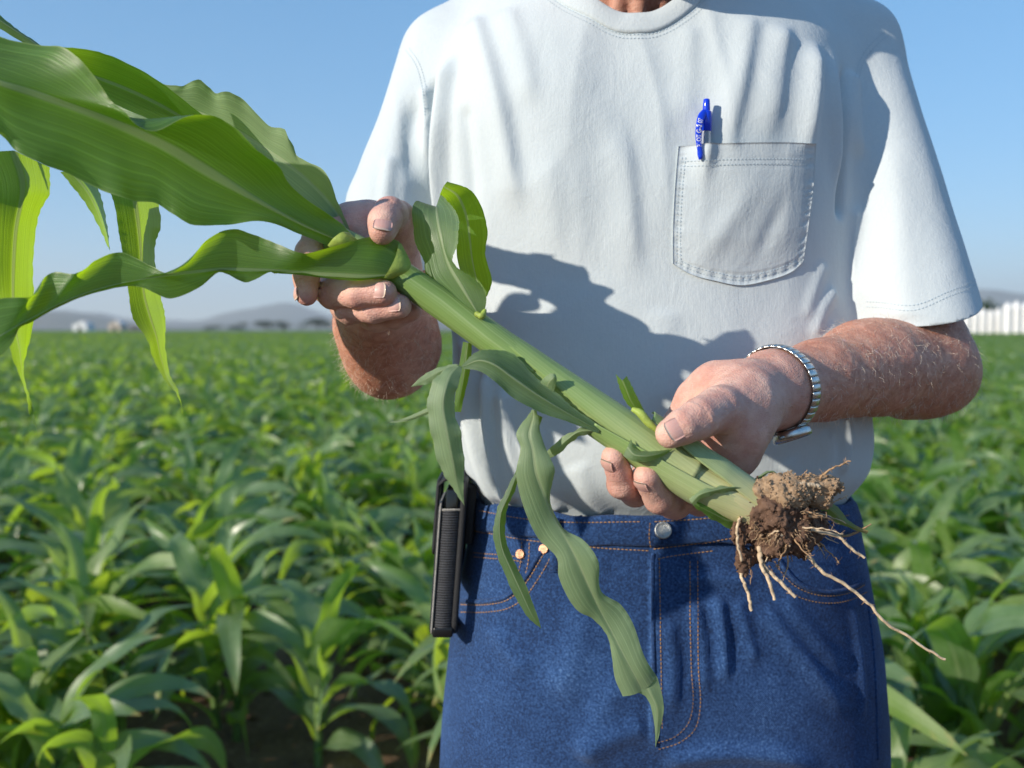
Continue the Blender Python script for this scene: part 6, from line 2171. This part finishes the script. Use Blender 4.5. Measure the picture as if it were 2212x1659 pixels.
# ------------------------------------------------------------------ pen in the pocket
def build_pen():
    MB = mat_plain('glossy blue plastic', (.006, .045, .62), .16, .5, .05, 20)
    m = M('clear barrel')
    p = m.principled(Base_Color=(.62, .66, .74, 1), Roughness=.12, Transmission_Weight=.55, IOR=1.45)
    MC = m.finish(p.outputs[0])
    h0, n0 = cast(SHIRT_BVH, 1526, 250)
    h1, n1 = cast(SHIRT_BVH, 1522, 330)
    dq = min(h0[1], h1[1]) - .0062
    top, bot = P(1526.5, 213, dq - .001), P(1522, 380, dq + .002)
    ax = (bot - top) / np.linalg.norm(bot - top)
    L = np.linalg.norm(bot - top)
    pen = thing('pen', 'blue retractable pen clipped in the shirt breast pocket', 'pen', tuple(bot))
    sc = np.linalg.norm(P(1526, 313, dq) - P(1526, 213, dq)) / 100
    def lathe(name, prof, mat, parent, nv=28):
        c = np.array([top + ax * y * sc for y, r in prof])
        x = np.array((1.0, 0, 0))
        x -= ax * (x @ ax)
        x /= np.linalg.norm(x)
        y_ = np.cross(ax, x)
        an = np.linspace(0, 2 * np.pi, nv, endpoint=False)
        V = np.stack([c[i] + (x * np.cos(an)[:, None] + y_ * np.sin(an)[:, None]) * prof[i][1] * sc for i in range(len(prof))]).reshape(-1, 3)
        o = obj(name, mesh_np(name, V, grid_faces(len(prof), nv, True)), mat)
        return under(o, pen) if parent is pen else o
    lathe('push_button', [(0, .1), (.3, 4), (1.2, 6.2), (3, 7), (18, 8), (30, 8.3)], MB, pen)
    lathe('cap', [(26, 8.5), (27, 10.5), (29, 11.8), (45, 12.4), (69, 12.6), (70, 12), (70, 2)], MB, pen)
    lathe('barrel', [(69, 10.8), (72, 11.2), (150, 11.2), (190, 10), (200, 6), (201, .1)], MC, pen)
    lathe('refill', [(70, 4.5), (150, 4.5), (195, 3), (196, .1)], mat_plain('ink tube', (.10, .13, .30), .3), pen, 16)
    # clip curving out in front and ending in a ball over the pocket
    hp, np_ = cast(POCKET_BVH, 1512, 335)
    fy = min(dq - .0075, hp[1] - .0030)
    pts = [(1524, 240, dq - .0035), (1516, 250, dq - .0062), (1511, 268, fy - .0010), (1509, 292, fy - .0006), (1510, 312, fy - .0004), (1512, 326, fy - .0002), (1512.5, 338, fy + .0004), (1512.5, 345, fy + .0008)]
    wid = [7, 8, 7.5, 7.2, 6.6, 5.6, 6.2, 3.0]
    c = catmull(PL(pts), 40)
    w = np.interp(np.linspace(0, 1, 40), np.linspace(0, 1, len(wid)), wid) * sc
    t = np.gradient(c, axis=0)
    t /= np.linalg.norm(t, axis=1)[:, None]
    x = np.cross(t, np.array((0, -1.0, 0)))
    x /= np.linalg.norm(x, axis=1)[:, None]
    nn = np.cross(x, t)
    an = np.linspace(0, 2 * np.pi, 16, endpoint=False)
    th = np.interp(np.linspace(0, 1, 40), [0, .5, .8, .93, 1], [.0012, .0011, .0011, .0019, .0008])
    V = (c[:, None] + x[:, None] * (np.cos(an)[None, :, None] * w[:, None, None]) + nn[:, None] * (np.sin(an)[None, :, None] * th[:, None, None])).reshape(-1, 3)
    V = np.vstack([V, c[0], c[-1]])
    f = grid_faces(40, 16, True)
    j = np.arange(16)
    f = np.vstack([f, np.stack([np.full(16, 640), (j + 1) % 16, j, j], -1), np.stack([np.full(16, 641), 624 + j, 624 + (j + 1) % 16, 624 + (j + 1) % 16], -1)])
    clip = under(obj('clip', mesh_np('clip', V, f), MB), pen)
    # white lettering running up the clip
    cu = bpy.data.curves.new('lettering', 'FONT')
    cu.body = 'PILOT G-2 07'
    cu.size = 1.0
    cu.align_x = 'CENTER'
    cu.align_y = 'CENTER'
    cu.extrude = .012
    mt = mat_plain('white print', (.85, .85, .85), .4, .3, .02)
    cu.materials.append(mt)
    o = bpy.data.objects.new('lettering', cu)
    COL.objects.link(o)
    bpy.context.view_layer.update()
    lm = bpy.data.meshes.new_from_object(o.evaluated_get(bpy.context.evaluated_depsgraph_get()))
    bpy.data.objects.remove(o)
    co = np.zeros(len(lm.vertices) * 3)
    lm.vertices.foreach_get('co', co)
    co = co.reshape(-1, 3)
    x0_, x1_ = co[:, 0].min(), co[:, 0].max()
    k = 27 - (co[:, 0] - x0_) / (x1_ - x0_) * (27 - 8.5)      # from the lower end up
    at_ = lambda arr: np.stack([np.interp(k, np.arange(40), arr[:, i]) for i in range(3)], -1)
    hgt = co[:, 1].max() - co[:, 1].min()
    yy = (co[:, 1] - (co[:, 1].max() + co[:, 1].min()) / 2) / hgt * .0040
    th_ = np.interp(k, np.arange(40), th)
    w_ = np.interp(k, np.arange(40), w)
    sx = np.sign((x[20] @ np.array((1.0, 0, 0))))
    off = th_ * np.sqrt(np.clip(1 - (yy / w_) ** 2, 0, 1)) + .00012 + .00012 * (co[:, 2] > 0)
    sgn = 1 if nn[20][1] < 0 else -1
    pos = at_(c) - at_(x) * (yy * sx)[:, None] + at_(nn) * (off * sgn)[:, None]
    lm.vertices.foreach_set('co', pos.ravel())
    lm.update()
    o = obj('lettering', lm, mt, clip)
    o['kind'] = 'stuff'
build_pen()

# ------------------------------------------------------------------ phone pouch on the hip
def build_pouch():
    def cloth(name, col, ribs=False):
        m = M(name)
        nz = m.noise(m.oc, 900, 3)
        c = m.mix(m.mapr(nz, .3, .7), tuple(x * .7 for x in col), tuple(x * 1.35 for x in col))
        hgt = nz
        if ribs:
            wv = m.n('TexWave', wave_type='BANDS', bands_direction='Z', i={'Vector': m.oc, 'Scale': 130.0, 'Distortion': .3}).outputs['Fac']
            c = m.mix(m.math('MULTIPLY', wv, .6), c, tuple(x * 2.1 for x in col))
            hgt = m.math('ADD', m.math('MULTIPLY', wv, 1.2), m.math('MULTIPLY', nz, .4))
        p = m.principled(Base_Color=c, Roughness=.62, Specular_IOR_Level=.35, Normal=m.bump(hgt, .7, .0014))
        return m.finish(p.outputs[0])
    K, KR = cloth('black nylon', (.018, .019, .022)), cloth('ribbed black elastic', (.030, .032, .038), True)
    TR = mat_plain('grey piping', (.30, .29, .27), .8, .2, .3, 400)
    x0 = X1(968, .93)
    zt, zb = P(968, 1030, .93)[2], P(968, 1368, .93)[2]
    root = thing('phone_pouch', 'black nylon phone pouch hanging at the man\'s hip from the jeans waistband', 'pouch', (x0, .955, zb))
    H = zt - zb
    tilt = .075
    def W(x, y, z):
        return np.array((x0 + x + (z - H / 2) * tilt, .955 + y, zb + z))
    def plate(name, x, th, y0, y1, z0, z1, r, mat, n=10):
        pts = []
        for cy, cz, a0 in ((y1 - r, z1 - r, 0), (y0 + r, z1 - r, 90), (y0 + r, z0 + r, 180), (y1 - r, z0 + r, 270)):
            for k in range(n):
                a = math.radians(a0 + 90 * k / (n - 1))
                pts.append((cy + r * math.cos(a), cz + r * math.sin(a)))
        m_ = len(pts)
        rows = []
        for xx, ins in ((-th / 2, .003), (-th / 2 - .0004, .0015), (-th * .3, 0), (th * .3, 0), (th / 2 + .0004, .0015), (th / 2, .003)):
            cy, cz = (y0 + y1) / 2, (z0 + z1) / 2
            rows += [W(x + xx, cy + (a - cy) * (1 - ins / (y1 - y0) * 2), cz + (b - cz) * (1 - ins / (z1 - z0) * 2)) for a, b in pts]
        v = np.array(rows + [W(x - th / 2, (y0 + y1) / 2, (z0 + z1) / 2), W(x + th / 2, (y0 + y1) / 2, (z0 + z1) / 2)])
        f = list(grid_faces(6, m_, True))
        for j in range(m_):
            f.append((6 * m_, (j + 1) % m_, j, j))
            f.append((6 * m_ + 1, 5 * m_ + j, 5 * m_ + (j + 1) % m_, 5 * m_ + (j + 1) % m_))
        return under(obj(name, mesh_np(name, v, np.array(f)), mat), root), pts
    outer, pts = plate('outer_panel', -.0105, .004, -.034, .040, .0, H * .84, .010, K)
    inner, pts2 = plate('inner_panel', .0105, .005, -.036, .042, .0, H * .98, .012, K)
    flap, pts3 = plate('flap', -.0142, .003, -.030, .036, H * .50, H * .985, .010, K)
    # flap folds over the top
    c = np.array([W(.0105, 0, H * .97), W(.007, 0, H * 1.0), W(0, 0, H * 1.012), W(-.008, 0, H * 1.004), W(-.0142, 0, H * .965)])
    cc = catmull(c, 16)
    V = np.stack([cc + np.array((0, y, 0)) + np.array((0, 0, dz)) for y, dz in ((-.030, -.0016), (-.026, 0), (.03, 0), (.035, -.0016))], 1)
    V = np.concatenate([V, V[:, ::-1] - np.array((0, 0, .0026))], 1)
    obj('flap_fold', mesh_np('flap_fold', V.reshape(-1, 3), grid_faces(16, 8, True)), K, flap)
    # ribbed gusset between the panels on the side that faces the camera
    zz = np.linspace(H * .055, H * .80, 90)
    xx = np.linspace(-.0085, .0085, 11)
    V = np.array([[W(x, -.0335 - .0035 * (1 - (x / .0085) ** 2) - .0004 * math.sin(z * 2 * math.pi / .0021), z) for x in xx] for z in zz])
    under(obj('ribbed_side', mesh_np('ribbed_side', V.reshape(-1, 3), grid_faces(90, 11)), KR), root)
    # opening at the top with the phone showing, bottom cap
    def blk(name, xa, xb, ya, yb, za, zb_, mat):
        v = np.array([W(x, y, z) for x in (xa, xb) for y in (ya, yb) for z in (za, zb_)])
        o = under(obj(name, mesh_np(name, v, box((0, 0, 0), (1, 1, 1))[1], smooth=False), mat), root)
        b = o.modifiers.new('soft', 'BEVEL')
        b.width = .002
        b.segments = 3
        return o
    blk('phone', -.0065, .0065, -.0300, .034, H * .30, H * .93, mat_plain('black glass', (.006, .006, .007), .08, .5, 0))
    blk('bottom_cap', -.0095, .0095, -.0365, .038, -.001, H * .06, mat_plain('black rubber', (.008, .008, .009), .3, .5, .1))
    # pale piping round the outer panel
    q = np.array([W(-.0105, a * 1.015, b) for a, b in pts])
    q = np.vstack([q, q[:1]])
    obj('piping', mesh_np('piping', *tube(q, .0009, 6, False)), TR, outer)
    q = np.array([W(-.0085, -.0345, z) for z in np.linspace(H * .05, H * .80, 20)])
    obj('hem', mesh_np('hem', *tube(np.vstack([W(-.0085, -.0335, H * .80), W(0, -.0370, H * .806), W(.0085, -.0335, H * .80)]), .0011, 8)), TR, outer)
    # clip to the waistband
    blk('belt_clip', .0125, .021, -.012, .012, H * .55, H * .93, K)
build_pouch()

# ------------------------------------------------------------------ fine hair on the forearms
def build_arm_hair():
    rng = np.random.default_rng(9)
    n = vnormals(bv, bf)
    t1, t2 = along(bv, el1, wr1), along(bv, el2, wr2)
    wgt = np.where((bv[:, 2] < 1.36) & (bv[:, 2] > 1.0), np.where(isr, np.clip((1.02 - t1) * 3, 0, 1) * (t1 > -.3), np.clip((.92 - t2) * 3, 0, 1) * (t2 > -.4)), 0)
    cand = np.where(wgt > .02)[0]
    pick = rng.choice(cand, 3600, p=wgt[cand] / wgt[cand].sum())
    parts = []
    for i in pick:
        ax = (wr1 - el1) if isr[i] else (wr2 - el2)
        ax = ax / np.linalg.norm(ax)
        d = ax * rng.uniform(.2, .9) + n[i] * rng.uniform(.15, .75) + np.array((0, 0, -rng.uniform(.1, .8))) + rng.normal(0, .35, 3)
        d /= np.linalg.norm(d)
        L = rng.uniform(.004, .012)
        q0 = bv[i]
        q1 = q0 + d * L * .5 + n[i] * .0006
        q2 = q0 + d * L + rng.normal(0, .0012, 3) - n[i] * .0008
        parts.append(tube(np.array([q0, q1, q2]), [.00010, .00008, .00004], 3, False))
    o = obj('arm_hair', mesh_np('arm_hair', *merge(parts)), mat_plain('fair hair', (.74, .65, .54), .5, .4, .3, 300), body)
    o['kind'] = 'stuff'
build_arm_hair()
